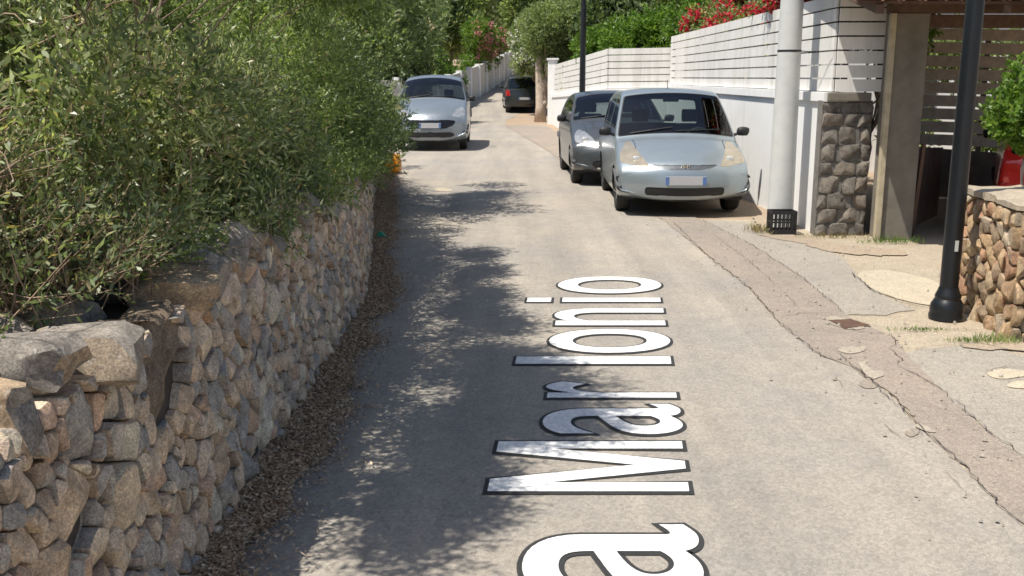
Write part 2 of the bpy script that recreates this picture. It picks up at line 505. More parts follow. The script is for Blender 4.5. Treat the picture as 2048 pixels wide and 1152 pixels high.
def crack(name, pts, w, parent, z=.021, seed=0.):
    p = [Vector((*gp(*q), 0)) for q in pts]
    fine = []
    for a, b in zip(p, p[1:]):
        n = max(2, int((b - a).length / .04))
        for k in range(n):
            q = a.lerp(b, k / n)
            j = Vector((noise.noise((q.x * 14, q.y * 14, seed)), noise.noise((q.x * 14, q.y * 14, seed + 9)), 0)) * .03
            fine.append(q + j)
    fine.append(p[-1])
    v, f = [], []
    for i, q in enumerate(fine):
        d = (fine[min(i + 1, len(fine) - 1)] - fine[max(i - 1, 0)]).normalized()
        nrm = Vector((-d.y, d.x, 0))
        ww = w * (.25 + .9 * abs(noise.noise((i * .37, seed, 5)))) * (min(1, .2 + i / 4) * min(1, .2 + (len(fine) - 1 - i) / 4))
        v += [q + nrm * ww + Vector((0, 0, z)), q - nrm * ww + Vector((0, 0, z))]
    for i in range(len(fine) - 1):
        f.append((2*i, 2*i+1, 2*i+3, 2*i+2))
    return mesh(name, v, f, M['crack'], parent)
cr = [([(1345, 445), (1420, 520), (1500, 580), (1560, 650), (1640, 715), (1700, 735)], .012), ([(1700, 735), (1790, 800), (1850, 870), (1920, 930), (1990, 1010), (2048, 1060)], .010),
      ([(1400, 440), (1500, 490), (1600, 555), (1690, 630)], .012), ([(1690, 632), (1600, 630), (1555, 640)], .012), ([(1640, 640), (1720, 668), (1780, 672), (1792, 690), (1780, 700)], .012),
      ([(1780, 700), (1800, 720), (1796, 735)], .010), ([(1796, 735), (1880, 780), (1980, 870), (2048, 920)], .008), ([(1665, 705), (1720, 745), (1760, 785), (1830, 850)], .008),
      ([(1700, 548), (1745, 585), (1800, 605), (1860, 618)], .022), ([(1760, 540), (1830, 552)], .015), ([(1690, 630), (1770, 634), (1830, 622)], .006), ([(1790, 610), (1850, 622)], .012),
      ([(1850, 660), (1960, 665), (2048, 672)], .010), ([(1800, 705), (1850, 700), (1960, 690), (2048, 712)], .008), ([(1968, 748), (2010, 738), (2048, 740)], .018), ([(1985, 763), (2048, 765)], .014),
      ([(1665, 755), (1700, 795)], .004), ([(1755, 845), (1800, 880), (1830, 885)], .006), ([(1425, 470), (1490, 520), (1520, 545)], .006), ([(1470, 500), (1560, 580), (1600, 625)], .005),
      ([(1810, 865), (1840, 862), (1850, 875), (1820, 882), (1808, 872)], .007), ([(1700, 988), (1745, 990)], .004), ([(1480, 750), (1520, 752)], .005), ([(1060, 372), (1130, 368)], .008), ([(1000, 400), (1120, 395), (1180, 402)], .006),
      ([(1790, 900), (1900, 960), (1960, 1020)], .003), ([(1600, 600), (1660, 622)], .005)]
for i, (pts, w) in enumerate(cr):
    crack('crack', pts, w * .5, pave if pts[0][0] > 1780 and pts[0][1] < 800 else road, seed=i * 3.1)
# pebbles and crumbs scattered along the broken edge
pv, pf = [], []
for i in range(520):
    if i < 380:
        y = random.uniform(3.2, 12.3); x = 2.05 + random.gauss(.25, .35)
    else:
        y = random.uniform(6.4, 11); x = random.uniform(2.6, 4.2)
    r = random.choice([.004, .006, .008, .011, .016])
    a = random.random() * 6.28
    n = len(pv)
    for k in range(4):
        pv.append((x + r * math.cos(a + k * 1.57) * random.uniform(.6, 1.2), y + r * math.sin(a + k * 1.57) * random.uniform(.6, 1.2), .018))
    pv.append((x, y, .019 + r * .9))
    pf += [(n, n+1, n+4), (n+1, n+2, n+4), (n+2, n+3, n+4), (n+3, n, n+4)]
tag(mesh('gravel', pv, pf, M['apron']), 'loose crumbs of stone along the broken edge of the lane', kind='stuff')

# ------------------------------------------------------------------ stone faces (power diagram on a wall face)
def clip(poly, nx_, ny_, c):
    out = []
    m = len(poly)
    for i in range(m):
        a, b = poly[i], poly[(i + 1) % m]
        da, db = nx_ * a[0] + ny_ * a[1] - c, nx_ * b[0] + ny_ * b[1] - c
        if da <= 0: out.append(a)
        if (da < 0 < db) or (db < 0 < da):
            t = da / (da - db)
            out.append((a[0] + (b[0] - a[0]) * t, a[1] + (b[1] - a[1]) * t))
    return out

def power_cells(seeds, s0, s1, h0, h1):
    P = np.array([(q[0], q[1]) for q in seeds]); Wt = np.array([q[2] ** 2 for q in seeds])
    cells = []
    for i in range(len(P)):
        d = P - P[i]; dd = (d ** 2).sum(1)
        near = np.argsort(dd)[1:34]
        poly = [(max(s0, P[i][0] - .6), h0), (min(s1, P[i][0] + .6), h0), (min(s1, P[i][0] + .6), h1), (max(s0, P[i][0] - .6), h1)]
        for j in near:
            L2 = dd[j]
            if L2 < 1e-9: continue
            t = (L2 + Wt[i] - Wt[j]) / (2 * L2)
            c = d[j][0] * (P[i][0] + d[j][0] * t) + d[j][1] * (P[i][1] + d[j][1] * t)
            poly = clip(poly, d[j][0], d[j][1], c)
            if len(poly) < 3: break
        cells.append(poly if len(poly) >= 3 else None)
    return cells

def relax_seeds(n, s0, s1, h0, h1, size, fixed=(), it=6, aspect=1.25, rs=None):
    rs = rs or random
    pts = [list(f) for f in fixed]
    while len(pts) < n + len(fixed):
        pts.append([rs.uniform(s0, s1), rs.uniform(h0, h1), size * rs.choice([.3, .5, .7, .9, 1.1, 1.3]) * .5])
    A = np.array(pts)
    for _ in range(it):
        for i in range(len(fixed), len(A)):
            d = A[i, :2] - A[:, :2]
            d[:, 0] /= aspect
            r = np.hypot(d[:, 0], d[:, 1]) + 1e-6
            want = (A[i, 2] + A[:, 2]) * 1.15 + size * .32
            m = (r < want) & (r > 1e-5)
            mv = (d[m] / r[m, None] * (want[m] - r[m])[:, None] * .3).sum(0)
            A[i, 0] = min(s1, max(s0, A[i, 0] + mv[0]))
            A[i, 1] = min(h1, max(h0, A[i, 1] + mv[1]))
    return [tuple(q) for q in A]

def cell_stone(poly, out, gap, rs, depth=.12, tilt=.25):
    """rounded stone filling a cell: returns (s,h,o) points and faces"""
    cx = sum(p[0] for p in poly) / len(poly); cy = sum(p[1] for p in poly) / len(poly)
    q = []
    m = len(poly)
    for i in range(m):
        a, b = poly[i], poly[(i + 1) % m]
        if math.hypot(a[0] - b[0], a[1] - b[1]) < .012:
            q.append(((a[0] + b[0]) / 2, (a[1] + b[1]) / 2)); continue
        for t in (.13, .87):
            q.append((a[0] + (b[0] - a[0]) * t, a[1] + (b[1] - a[1]) * t))
    q = [p for i, p in enumerate(q) if math.hypot(p[0] - q[i - 1][0], p[1] - q[i - 1][1]) > .004]
    if len(q) < 5: return None
    rad = sum(math.hypot(p[0] - cx, p[1] - cy) for p in q) / len(q)
    if rad < .016: return None
    k = max(.55, 1 - gap / rad)
    n = len(q)
    tx, ty = rs.uniform(-tilt, tilt), rs.uniform(-tilt, tilt)
    sd = rs.random() * 90
    v = []
    cuts = [(rs.uniform(0, 6.283), rs.uniform(.3, .9), rs.uniform(.8, 1.2)) for _ in range(3)]
    for sc_, o in ((.97, -depth), (1.0, -.014), (.975, out * .6), (.88, out * .95), (.46, out)):
        for p in q:
            x, y = cx + (p[0] - cx) * sc_ * k, cy + (p[1] - cy) * sc_ * k
            jj = rad * .10 * noise.noise((x * 26, y * 26, sd))
            oo = o if o < 0 else o + (tx * (x - cx) + ty * (y - cy)) * (o / out) + rad * .20 * noise.noise((x * 13, y * 13, sd + 7))
            if o > 0:
                for a_, sl, c0 in cuts:
                    oo = min(oo, out * c0 + sl * (.25 * rad - ((x - cx) * math.cos(a_) + (y - cy) * math.sin(a_))))
            v.append((x + jj * (sc_ > .5), y + jj * (sc_ > .5), oo))
    v.append((cx, cy, out + rad * .1 * noise.noise((cx * 13, cy * 13, sd + 7))))
    f = []
    for r in range(4):
        for i in range(n):
            f.append((r*n+i, r*n+(i+1) % n, (r+1)*n+(i+1) % n, (r+1)*n+i))
    for i in range(n):
        f.append((4*n+i, 4*n+(i+1) % n, 5*n))
    return v, f, rad

class Path:
    def __init__(s, pts):
        s.p = [Vector((x, y, 0)) for x, y in pts]
        s.c = [0.]
        for a, b in zip(s.p, s.p[1:]): s.c.append(s.c[-1] + (b - a).length)
        s.L = s.c[-1]
    def at(s, d):
        d = min(max(d, 0), s.L - 1e-6)
        for i in range(len(s.p) - 1):
            if s.c[i] <= d <= s.c[i + 1]:
                t = (d - s.c[i]) / (s.c[i + 1] - s.c[i])
                e = (s.p[i + 1] - s.p[i]).normalized()
                return s.p[i].lerp(s.p[i + 1], t), e
        return s.p[-1], e

# ------------------------------------------------------------------ the dry stone wall
WALL = [(-1.13, 1.2), (-1.16, 3), (-1.17, 5), (-1.18, 6.8), (-1.22, 8), (-1.37, 9.3), (-1.58, 11), (-1.86, 13), (-2.2, 16), (-2.62, 19.3)]
wpath = Path(WALL)
def wall_pt(s_, h, o, path=wpath, batter=.05):
    p, e = path.at(s_)
    nrm = Vector((e.y, -e.x, 0))
    q = p + nrm * (o - batter * h)
    return (q.x, q.y, h)

dry = thing('dry_stone_wall', 'long dry stone wall of tan and grey rubble beside the shaded lane', 'stone wall', (-1.2, 3, 0))
dry_inv = Matrix.Translation((1.2, -3, 0))
def rel(v, root):
    o = root.location
    return [(p[0] - o.x, p[1] - o.y, p[2] - o.z) for p in v]
rs = random.Random(5)
TOPH = .98
seeds = relax_seeds(1950, 0, wpath.L, .02, TOPH - .02, .088, fixed=[(2.08, .81, .175), (1.62, .55, .11), (1.3, .66, .12), (1.4, .86, .11), (2.55, .80, .09), (3.6, .70, .10), (4.25, .80, .10), (1.1, .55, .10)], it=8, aspect=.86, rs=rs)
cells = power_cells(seeds, 0, wpath.L, -.02, TOPH)
order = sorted([i for i in range(len(cells)) if cells[i]], key=lambda i: seeds[i][0])
sep, rest = 0, MB()
for i in order:
    poly = cells[i]
    big = i == 0
    if big: poly = [(1.88, .64), (2.0, .585), (2.23, .63), (2.32, .76), (2.33, .92), (2.25, 1.03), (2.08, .99), (1.92, 1.04), (1.86, .92), (1.86, .78)]
    st = cell_stone(poly, .03 if big else rs.uniform(.02, .05), rs.uniform(.0015, .0065) if not big else .002, rs, tilt=.06 if big else .3)
    if st is None: continue
    v, f, rad = st
    if seeds[i][0] < .75: continue
    v = [wall_pt(*p) for p in v]
    if sep < 300:
        smooth_by_angle(mesh('stone', rel(v, dry), f, M['bigstone'] if big else M['wallstone'], dry), 33)
        sep += 1
    else:
        rest.add(rel(v, dry), f)
tag(smooth_by_angle(rest.build('distant_stones', M['wallstone'], dry), 33), kind='stuff')
# earth core behind the face stones
cv, cf = [], []
ss = np.linspace(.6, wpath.L, 60)
for s_ in ss:
    for h, o in ((0, -.02), (TOPH - .03, -.02), (TOPH - .03, -.62), (0, -.62)):
        cv.append(wall_pt(s_, h, o))
for i in range(len(ss) - 1):
    for k in range(4):
        cf.append((i*4+k, i*4+(k+1) % 4, (i+1)*4+(k+1) % 4, (i+1)*4+k))
cf += [(0, 1, 2, 3), tuple(4 * (len(ss) - 1) + k for k in (3, 2, 1, 0))]
mesh('wall_core', rel(cv, dry), cf, M['core'], dry)

def boulder(c, dims, seed, sub=2, rough=.28, rot=0.):
    bm = bmesh.new()
    bmesh.ops.create_icosphere(bm, subdivisions=sub, radius=1)
    q_ = random.Random(seed * 13.7 + 1)
    planes = [(Vector((q_.gauss(0, 1), q_.gauss(0, 1), q_.gauss(0, 1))).normalized(), q_.uniform(.62, .98)) for _ in range(9)] if rough > .3 else []
    R = Matrix.Rotation(rot, 3, 'Z')
    for q in bm.verts:
        d = q.co.normalized()
        # squared-off rock with broken planes
        e = Vector([math.copysign(abs(t) ** .62, t) for t in d])
        e *= 1 + rough * noise.noise(d * 1.3 + Vector((seed, 0, 0))) + .12 * noise.noise(d * 4 + Vector((0, seed, 0)))
        for pn, pc in planes:
            ex = e.dot(pn) - pc
            if ex > 0: e -= pn * ex
        q.co = R @ Vector((e.x * dims[0], e.y * dims[1], e.z * dims[2])) + Vector(c)
    bm.verts.index_update()
    r = [q.co[:] for q in bm.verts], [[q.index for q in f.verts] for f in bm.faces]
    bm.free()
    return r
y = 1.0
k = 0
while y < wpath.L - .3:
    ln = rs.uniform(.24, .42) if y < 9 else rs.uniform(.25, .42)
    for row in (0, 1):
        if row == 0 and 1.80 < y + ln / 2 < 2.36: continue
        p = wall_pt(y + ln / 2 + (.14 if row else 0), TOPH - .01 + rs.uniform(-.02, .05) + (.03 if row == 0 else 0), -.09 - .33 * row + rs.uniform(-.04, .03))
        d = wpath.at(y)[1]
        v, f = boulder(p, (rs.uniform(.15, .20), ln * .47, rs.uniform(.08, .13)), k * 3.7 + row, 3 if y < 6 else 2, .34, -math.atan2(d.x, d.y))
        smooth_by_angle(mesh('capstone', rel(v, dry), f, M['capstone'], dry), 28)
    y += ln * .9; k += 1

# leaf litter at the foot of the wall
def leaf_litter():
    n = 95000
    t = RNG.random(n) ** 1.7
    s_ = 1.0 + t * (wpath.L - 1.0)
    lit = [(0, .24), (1.5, .23), (2.5, .24), (3.7, .27), (5, .26), (6.5, .24), (9, .22), (12, .32), (wpath.L, .42)]
    ws = np.interp(s_, [a for a, b in lit], [b for a, b in lit])
    edge = np.array([.16 * noise.noise((q * 2.3, 1.7, 0)) + .07 * noise.noise((q * 9, 5, 0)) for q in s_])
    off = (RNG.random(n) ** 1.15) * (ws + edge) + RNG.exponential(.06, n) * (RNG.random(n) < .35)
    P = np.array([wall_pt(a, 0, 0) for a in s_]); Nn = np.array([(wpath.at(a)[1].y, -wpath.at(a)[1].x, 0) for a in s_])
    c = P + Nn * off[:, None]
    c[:, 2] = .014 + np.maximum(0, (1 - off / .3)) * .05 + RNG.random(n) * .018
    L = RNG.uniform(.004, .014, n); Wd = L * RNG.uniform(.22, .5, n)
    a = RNG.random(n) * 6.283
    d = np.stack([np.cos(a), np.sin(a), RNG.normal(0, .35, n)], 1)
    sd = np.stack([-np.sin(a), np.cos(a), RNG.normal(0, .5, n)], 1)
    v = np.stack([c - d * L[:, None], c - sd * Wd[:, None], c + d * L[:, None], c + sd * Wd[:, None]], 1).reshape(-1, 3)
    f = np.arange(4 * n).reshape(n, 4)
    o = mesh_np('leaf_litter', v, f, M['litter'])
    return tag(o, 'brown fallen leaves drifted along the foot of the stone wall', kind='stuff')
mt, nt, b = nt_new('fallen_leaf')
nt.links.new(ramp(nt, island_random(nt), [(.0, (.21, .13, .075)), (.3, (.39, .25, .145)), (.6, (.53, .37, .225)), (.85, (.66, .51, .36)), (1., (.30, .22, .14))]), b.inputs['Base Color'])
b.inputs['Roughness'].default_value = .85
M['litter'] = mt
leaf_litter()
# the mat of soil under the litter
lv, lf = [], []
ss = np.linspace(.2, wpath.L, 120)
for s_ in ss:
    w_ = .20 + .10 * noise.noise((s_ * 2.3, 1.7, 0)) + .03 * noise.noise((s_ * 9, 5, 0)) + (.02 * max(0, s_ - 9))
    for o, z in ((-.03, .055), (w_ * .35, .035), (w_ * .8, .016), (w_, .0095)):
        p = wall_pt(s_, 0, o); lv.append((p[0], p[1], z))
for i in range(len(ss) - 1):
    for k in range(3):
        lf.append((i*4+k, (i+1)*4+k, (i+1)*4+k+1, i*4+k+1))
tag(mesh('soil_strip', lv, lf, plain('leaf_mould', (.20, .14, .095), .95, var=.45, scale=22, bump_s=.5), smooth=True), 'dark leaf mould at the foot of the stone wall', kind='structure')

# ------------------------------------------------------------------ white boundary walls with board fences
def wall_run(root, A, B, top0, top1, cap0, cap1, thick, mat, boards, spans, board_mat, name_wall='plinth', face_off=.0, pitch=None, gap=.018, inset=.06, ends=(0, 0)):
    """plinth, cap and horizontal boards from A to B; the face looks to the left of the A->B direction"""
    a, b_ = Vector((*A, 0)), Vector((*B, 0))
    e = (b_ - a); L = e.length; e.normalize()
    nrm = Vector((-e.y, e.x, 0))
    def pt(s_, o, z): q = a + e * s_ + nrm * o; return (q.x - root.location.x, q.y - root.location.y, z - root.location.z)
    def slab(name, s0, s1, o0, o1, z00, z01, z10, z11, m_):
        v = [pt(s0, o0, z00), pt(s1, o0, z10), pt(s1, o1, z10), pt(s0, o1, z00), pt(s0, o0, z01), pt(s1, o0, z11), pt(s1, o1, z11), pt(s0, o1, z01)]
        f = [(0,3,2,1),(4,5,6,7),(0,1,5,4),(1,2,6,5),(2,3,7,6),(3,0,4,7)]
        return mesh(name, v, f, m_, root)
    slab(name_wall, 0, L, 0, -thick, -.3, cap0 - .10, -.3, cap1 - .10, mat)
    slab('cap', -.02 - ends[0], L + .02, .035, -thick - .03, cap0 - .10, cap0, cap1 - .10, cap1, mat)
    def lerp(u, v, t): return u + (v - u) * t
    for k in range(spans):
        s0, s1 = L * k / spans, L * (k + 1) / spans
        for j in range(boards):
            z0a, z0b = lerp(cap0, top0, j / boards), lerp(cap0, top0, (j + 1) / boards)
            z1a, z1b = lerp(cap1, top1, j / boards), lerp(cap1, top1, (j + 1) / boards)
            t0, t1 = s0 / L, s1 / L
            w = random.uniform(-.005, .005); gj = random.uniform(-.003, .004)
            slab('board', s0 + .002, s1 - .002, -inset + w, -inset - .025 + w, lerp(z0a, z1a, t0) + gap * .5 + gj, lerp(z0b, z1b, t0) - gap * .5, lerp(z0a, z1a, t1) + gap * .5 - gj * .5, lerp(z0b, z1b, t1) - gap * .5, board_mat)
    for k in range(spans + 1):
        s_ = min(max(L * k / spans, .05), L - .05)
        t = s_ / L
        slab('post', s_ - .03, s_ + .03, -inset - .032, -inset - .09, lerp(cap0, cap1, t), lerp(top0, top1, t) - .02, lerp(cap0, cap1, t), lerp(top0, top1, t) - .02, M['gap'])
    return root
near_wall = thing('boundary_wall', 'white stucco wall with tall board fence beside the silver car and pale pole', 'wall', (3.5, 11.3, 0))
wall_run(near_wall, (3.50, 11.32), (3.40, 22.3), 2.67, 2.62, 1.61, 1.59, .20, M['white_wall'], 7, 4, M['slat'], inset=.05)
# end return: boards turning the corner above the rough pier
for j in range(7):
    z0 = 1.61 + 1.06 * j / 7
    mb = MB().box((3.575 - 3.5, -.03, z0 + .009), (4.1 - 3.5, -.005, z0 + 1.06 / 7 - .009))
    mb.build('board', M['slat'], near_wall)
MB().box((3.65 - 3.5, .0, 1.62), (3.71 - 3.5, .05, 2.62)).build('post', M['gap'], near_wall)
MB().box((4.04 - 3.5, .0, 1.62), (4.09 - 3.5, .05, 2.62)).build('post', M['gap'], near_wall)

far_run = thing('boundary_wall', 'lower white wall and board fence beyond the dark grey car', 'wall', (2.1, 23, 0))
wall_run(far_run, (3.75, 22.42), (2.08, 23.0), 2.40, 2.38, 1.52, 1.50, .18, M['white_wall'], 6, 1, M['slat'])
wall_run(far_run, (2.08, 23.02), (1.50, 37.6), 2.38, 2.17, 1.50, 1.08, .18, M['white_wall'], 6, 4, M['slat'])

MB().bbox((1.33 - 2.1, 37.62 - 23, -.3), (1.68 - 2.1, 37.98 - 23, 2.32), .02).build('end_pillar', M['white_wall'], far_run)
MB().bbox((1.29 - 2.1, 37.58 - 23, 2.322), (1.72 - 2.1, 38.02 - 23, 2.40), .02).build('pillar_cap', M['white_wall'], far_run)

# far wall on the other side, climbing with the lane, made of panels between pillars
hill_wall = thing('garden_wall', 'pale panelled garden wall climbing the lane under pink blossom', 'wall', (-2.7, 45, 0))
fw = Path([(-4.6, 33), (-3.55, 38.5), (-2.75, 45), (-1.3, 58), (.75, 80), (1.7, 90)])
d = 0.
while d < fw.L - 2.4:
    seg = 3.0
    p0, e = fw.at(d); p1, _ = fw.at(d + seg)
    g0, g1 = ground_z(0, p0.y), ground_z(0, p1.y)
    nrm = Vector((e.y, -e.x, 0))
    def slab2(name, a, b_, o0, o1, za0, za1, zb0, zb1, m_):
        v = []
        for (q, zz) in ((a, (za0, za1)), (b_, (zb0, zb1))):
            for o in (o0, o1):
                for z in zz:
                    w = q + nrm * o; v.append((w.x + 2.7, w.y - 45, z))
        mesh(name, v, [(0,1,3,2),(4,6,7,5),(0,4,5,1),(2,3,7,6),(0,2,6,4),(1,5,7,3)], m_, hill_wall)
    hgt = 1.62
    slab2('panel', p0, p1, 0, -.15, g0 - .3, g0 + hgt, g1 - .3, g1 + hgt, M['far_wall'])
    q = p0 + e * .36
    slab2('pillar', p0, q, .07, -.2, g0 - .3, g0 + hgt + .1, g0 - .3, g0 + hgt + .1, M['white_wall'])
    d += seg
# ------------------------------------------------------------------ grey masonry pier end, gate post and covered gateway
pier = thing('masonry_pier', 'rough grey block pier under the boards at the end of the white wall', 'pier', (3.43, 11.2, 0))
px0, px1, py = 3.46, 4.02, 11.30
ppath = Path([(px0, py), (px1, py)])
rs2 = random.Random(21)
z_ = .0
row_i = 0
while z_ < 1.48:
    hh = min(rs2.uniform(.13, .22), 1.5 - z_)
    x_ = 0. if row_i % 2 else -.08
    while x_ < px1 - px0:
        w_ = rs2.uniform(.14, .30)
        a_, b_ = max(0, x_), min(px1 - px0, x_ + w_)
        x_ += w_
        if b_ - a_ < .05: continue
        j = lambda: rs2.uniform(-.012, .012)
        poly = [(a_ + j(), z_ + j()), ((a_ + b_) / 2, z_ + j()), (b_ + j(), z_ + j()), (b_ + j(), z_ + hh + j()), ((a_ + b_) / 2 + j(), z_ + hh + j()), (a_ + j(), z_ + hh + j())]
        st = cell_stone(poly, rs2.uniform(.007, .014), .0005, rs2, tilt=.08, depth=.06)
        if st is None: continue
        v = [wall_pt(p[0], p[1], p[2], ppath, 0) for p in st[0]]
        smooth_by_angle(mesh('block', rel(v, pier), st[1], M['block'], pier), 30)
    z_ += hh; row_i += 1
MB().box((px0 - 3.43, .10 + .02, 0), (px1 - 3.43, .115 + .18, 1.52)).build('pier_core', M['grey_mortar'], pier)
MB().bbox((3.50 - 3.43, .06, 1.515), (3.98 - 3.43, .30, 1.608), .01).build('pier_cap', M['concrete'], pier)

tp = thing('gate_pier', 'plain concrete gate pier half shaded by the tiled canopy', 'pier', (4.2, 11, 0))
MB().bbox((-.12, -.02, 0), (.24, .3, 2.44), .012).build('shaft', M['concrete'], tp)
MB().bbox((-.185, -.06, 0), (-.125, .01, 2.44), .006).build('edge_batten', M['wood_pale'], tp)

canopy = thing('gate_canopy', 'tiled canopy on brown timber over the shaded gateway', 'canopy', (5.5, 11, 2.4))
def cpt(x, y, z): return (x - 5.5, y - 11, z - 2.4)
def zc(y): return 2.52 + (y - 10.1) * .22
mb = MB()
mb.add([cpt(3.37, 10.16, zc(10.16) - .05), cpt(9, 10.0, zc(10.0) - .05), cpt(9, 15.2, zc(15.2) - .05), cpt(3.37, 15.2, zc(15.2) - .05), cpt(3.37, 10.16, zc(10.16) - .02), cpt(9, 10.0, zc(10.0) - .02), cpt(9, 15.2, zc(15.2) - .02), cpt(3.37, 15.2, zc(15.2) - .02)],
       [(0,3,2,1),(4,5,6,7),(0,1,5,4),(1,2,6,5),(2,3,7,6),(3,0,4,7)])
mb.build('soffit', M['wood_dark'], canopy)
tv, tf = [], []
nseg = 7
for j, y in enumerate((0., .36)):
    for k in range(nseg):
        a = math.pi * k / (nseg - 1)
        r = .105 if j == 0 else .088
        tv.append((r * math.cos(a), y, r * .8 * math.sin(a)))
for k in range(nseg - 1): tf.append((k, k + 1, nseg + k + 1, nseg + k))
for j, y in enumerate((0., .36)):
    for k in range(nseg):
        a = math.pi * k / (nseg - 1); r = (.105 if j == 0 else .088) - .016
        tv.append((r * math.cos(a), y, r * .8 * math.sin(a)))
for k in range(nseg - 1): tf.append((2*nseg+k+1, 2*nseg+k, 3*nseg+k, 3*nseg+k+1))
for k in range(nseg - 1): tf.append((k + 1, k, 2*nseg+k, 2*nseg+k+1))
tile_me = None
for row in range(15):
    for i in range(27):
        x, y = 3.47 + i * .205, 10.0 + row * .34 + random.uniform(-.01, .01)
        if row == 0 and i == 0: y += .05
        if tile_me is None:
            o = mesh('tile', tv, tf, M['tile'], canopy, smooth=True); tile_me = o.data
        else:
            o = link(bpy.data.objects.new('tile', tile_me), canopy)
        o.location = cpt(x, y, zc(y) + .0 + random.uniform(0, .008))
        o.rotation_euler = (math.atan(.22) + .02, 0, random.uniform(-.03, .03))
MB().bbox(cpt(4.03, 10.98, 2.445), cpt(9, 11.16, 2.60), .01).build('beam', M['wood_dark'], canopy)
MB().bbox(cpt(4.46, 11.2, 2.30), cpt(9, 11.32, 2.44), .01).build('beam', M['wood_dark'], canopy)
for i in range(9):
    x = 3.6 + i * .62
    v = []
    for y in (10.12, 15.1):
        for (dx, dz) in ((-.04, -.14), (.04, -.14), (.04, -.052), (-.04, -.052)):
            v.append(cpt(x + dx, y, zc(y) + dz))
    if i != 1: mesh('rafter', v, [(0,1,2,3),(7,6,5,4),(0,4,5,1),(1,5,6,2),(2,6,7,3),(3,7,4,0)], M['wood_dark'], canopy)

screen = thing('slatted_screen', 'weathered slatted timber screen at the back of the shaded carport', 'screen', (5.8, 14.9, 0))
def g2(u, z, o):  # the gate leaf hangs slightly skew, nearer at its far end
    a, b_ = Vector((5.80, 14.95)), Vector((8.3, 14.45))
    e = (b_ - a).normalized(); n_ = Vector((e.y, -e.x))
    q = a + e * u + n_ * o
    return (q.x - 5.8, q.y - 14.9, z)
Lg = 2.5
for j in range(9):
    z0 = .80 + j * .188
    dr = -.06
    v = [g2(0, z0, 0), g2(Lg, z0 + dr, 0), g2(Lg, z0 + dr, .025), g2(0, z0, .025), g2(0, z0 + .158, 0), g2(Lg, z0 + dr + .158, 0), g2(Lg, z0 + dr + .158, .025), g2(0, z0 + .158, .025)]
    mesh('slat', v, [(0,3,2,1),(4,5,6,7),(0,1,5,4),(1,2,6,5),(2,3,7,6),(3,0,4,7)], M['wood_grey'], screen)
for u in (.04, 1.05, 2.2):
    v = [g2(u - .035, .05, -.045), g2(u + .035, .05, -.045), g2(u + .035, .05, -.003), g2(u - .035, .05, -.003), g2(u - .035, 2.4, -.045), g2(u + .035, 2.4, -.045), g2(u + .035, 2.4, -.003), g2(u - .035, 2.4, -.003)]
    mesh('upright', v, [(0,3,2,1),(4,5,6,7),(0,1,5,4),(1,2,6,5),(2,3,7,6),(3,0,4,7)], M['gate'], screen)
v = [g2(0, .03, .0), g2(Lg, .03, 0), g2(Lg, .03, .03), g2(0, .03, .03), g2(0, .77, 0), g2(Lg, .62, 0), g2(Lg, .62, .03), g2(0, .77, .03)]
mesh('lower_panel', v, [(0,3,2,1),(4,5,6,7),(0,1,5,4),(1,2,6,5),(2,3,7,6),(3,0,4,7)], M['gate'], screen)
# dark low gate leaf swung inwards from the concrete pier
leaf = thing('timber_gate', 'low dark plank gate leaf swung open beside the concrete pier', 'gate', (4.46, 11.34, 0), math.atan2(12.75 - 11.34, 5.45 - 4.46))
for i in range(8):
    x0 = .02 + i * .212
    zt = .99 - .012 * i
    MB().bbox((x0, -.012, .04), (x0 + .205, .012, zt), .003).build('plank', M['gate'], leaf)
for z_ in (.18, .78):
    MB().bbox((.0, .014, z_), (1.72, .04, z_ + .08), .003).build('rail', M['gate'], leaf)
# boards leaning inside the gateway
for i, (x, y, lean) in enumerate(((4.52, 11.2, .06), (5.62, 12.3, -.04))):
    o = MB().bbox((-.02, -.02, 0), (.02, .02, 1.05 if i == 0 else .62), .004).build('leaning_batten', M['wood_dark'])
    o.location = (x, y, .004); o.rotation_euler = (lean, .03, 0)
    tag(o, ['dark batten leaning beside the concrete gate pier', 'short dark batten standing in the gateway'][i], 'batten')

# house wall behind the gate, bright in the sun
hw = thing('garden_house', 'pale rendered house wall glimpsed through the gate slats', 'house', (8, 19, 0))
MB().box((-3.6, 0, 0), (8, .3, 3.4)).build('wall', M['white_wall'], hw)
MB().box((-3.8, -.3, 3.4), (8.2, 3.0, 3.55)).build('roof', M['tile'], hw)
MB().box((-1.2, -.03, .9), (-.1, .0, 2.1)).build('window', M['gap'], hw)

# ------------------------------------------------------------------ low rubble wall with cap by the lamp
rub = thing('rubble_wall', 'low ochre rubble stone wall with flat cap beside the black lamp post', 'stone wall', (3.5, 7.3, 0))
A0, A1, A2 = (3.56, 7.86), (3.43, 6.68), (5.4, 6.30)
rs3 = random.Random(3)
for (pa, pb, n_, ln) in ((A0, A1, 74, 1.19), (A1, A2, 66, 1.1)):
    pth = Path([pa, pb])
    sd = relax_seeds(n_, 0, ln, .02, .86, .118, it=8, aspect=1.05, rs=rs3)
    for poly in power_cells(sd, 0, ln, -.02, .90):
        if not poly: continue
        st = cell_stone(poly, rs3.uniform(.03, .055), rs3.uniform(.003, .008), rs3, tilt=.35, depth=.05)
        if st is None: continue
        v = [wall_pt(p[0], p[1], p[2], pth, .0) for p in st[0]]
        # outward side of this run
        mesh('stone', rel([(2 * 0 + q[0], q[1], q[2]) for q in v], rub), st[1], M['rubble'], rub)
        smooth_by_angle(bpy.context.scene.collection.objects[-1], 30)
core = MB()
pl = [(3.58, 7.84), (3.455, 6.71), (5.4, 6.33), (5.4, 6.75), (3.95, 7.0), (3.95, 7.84)]
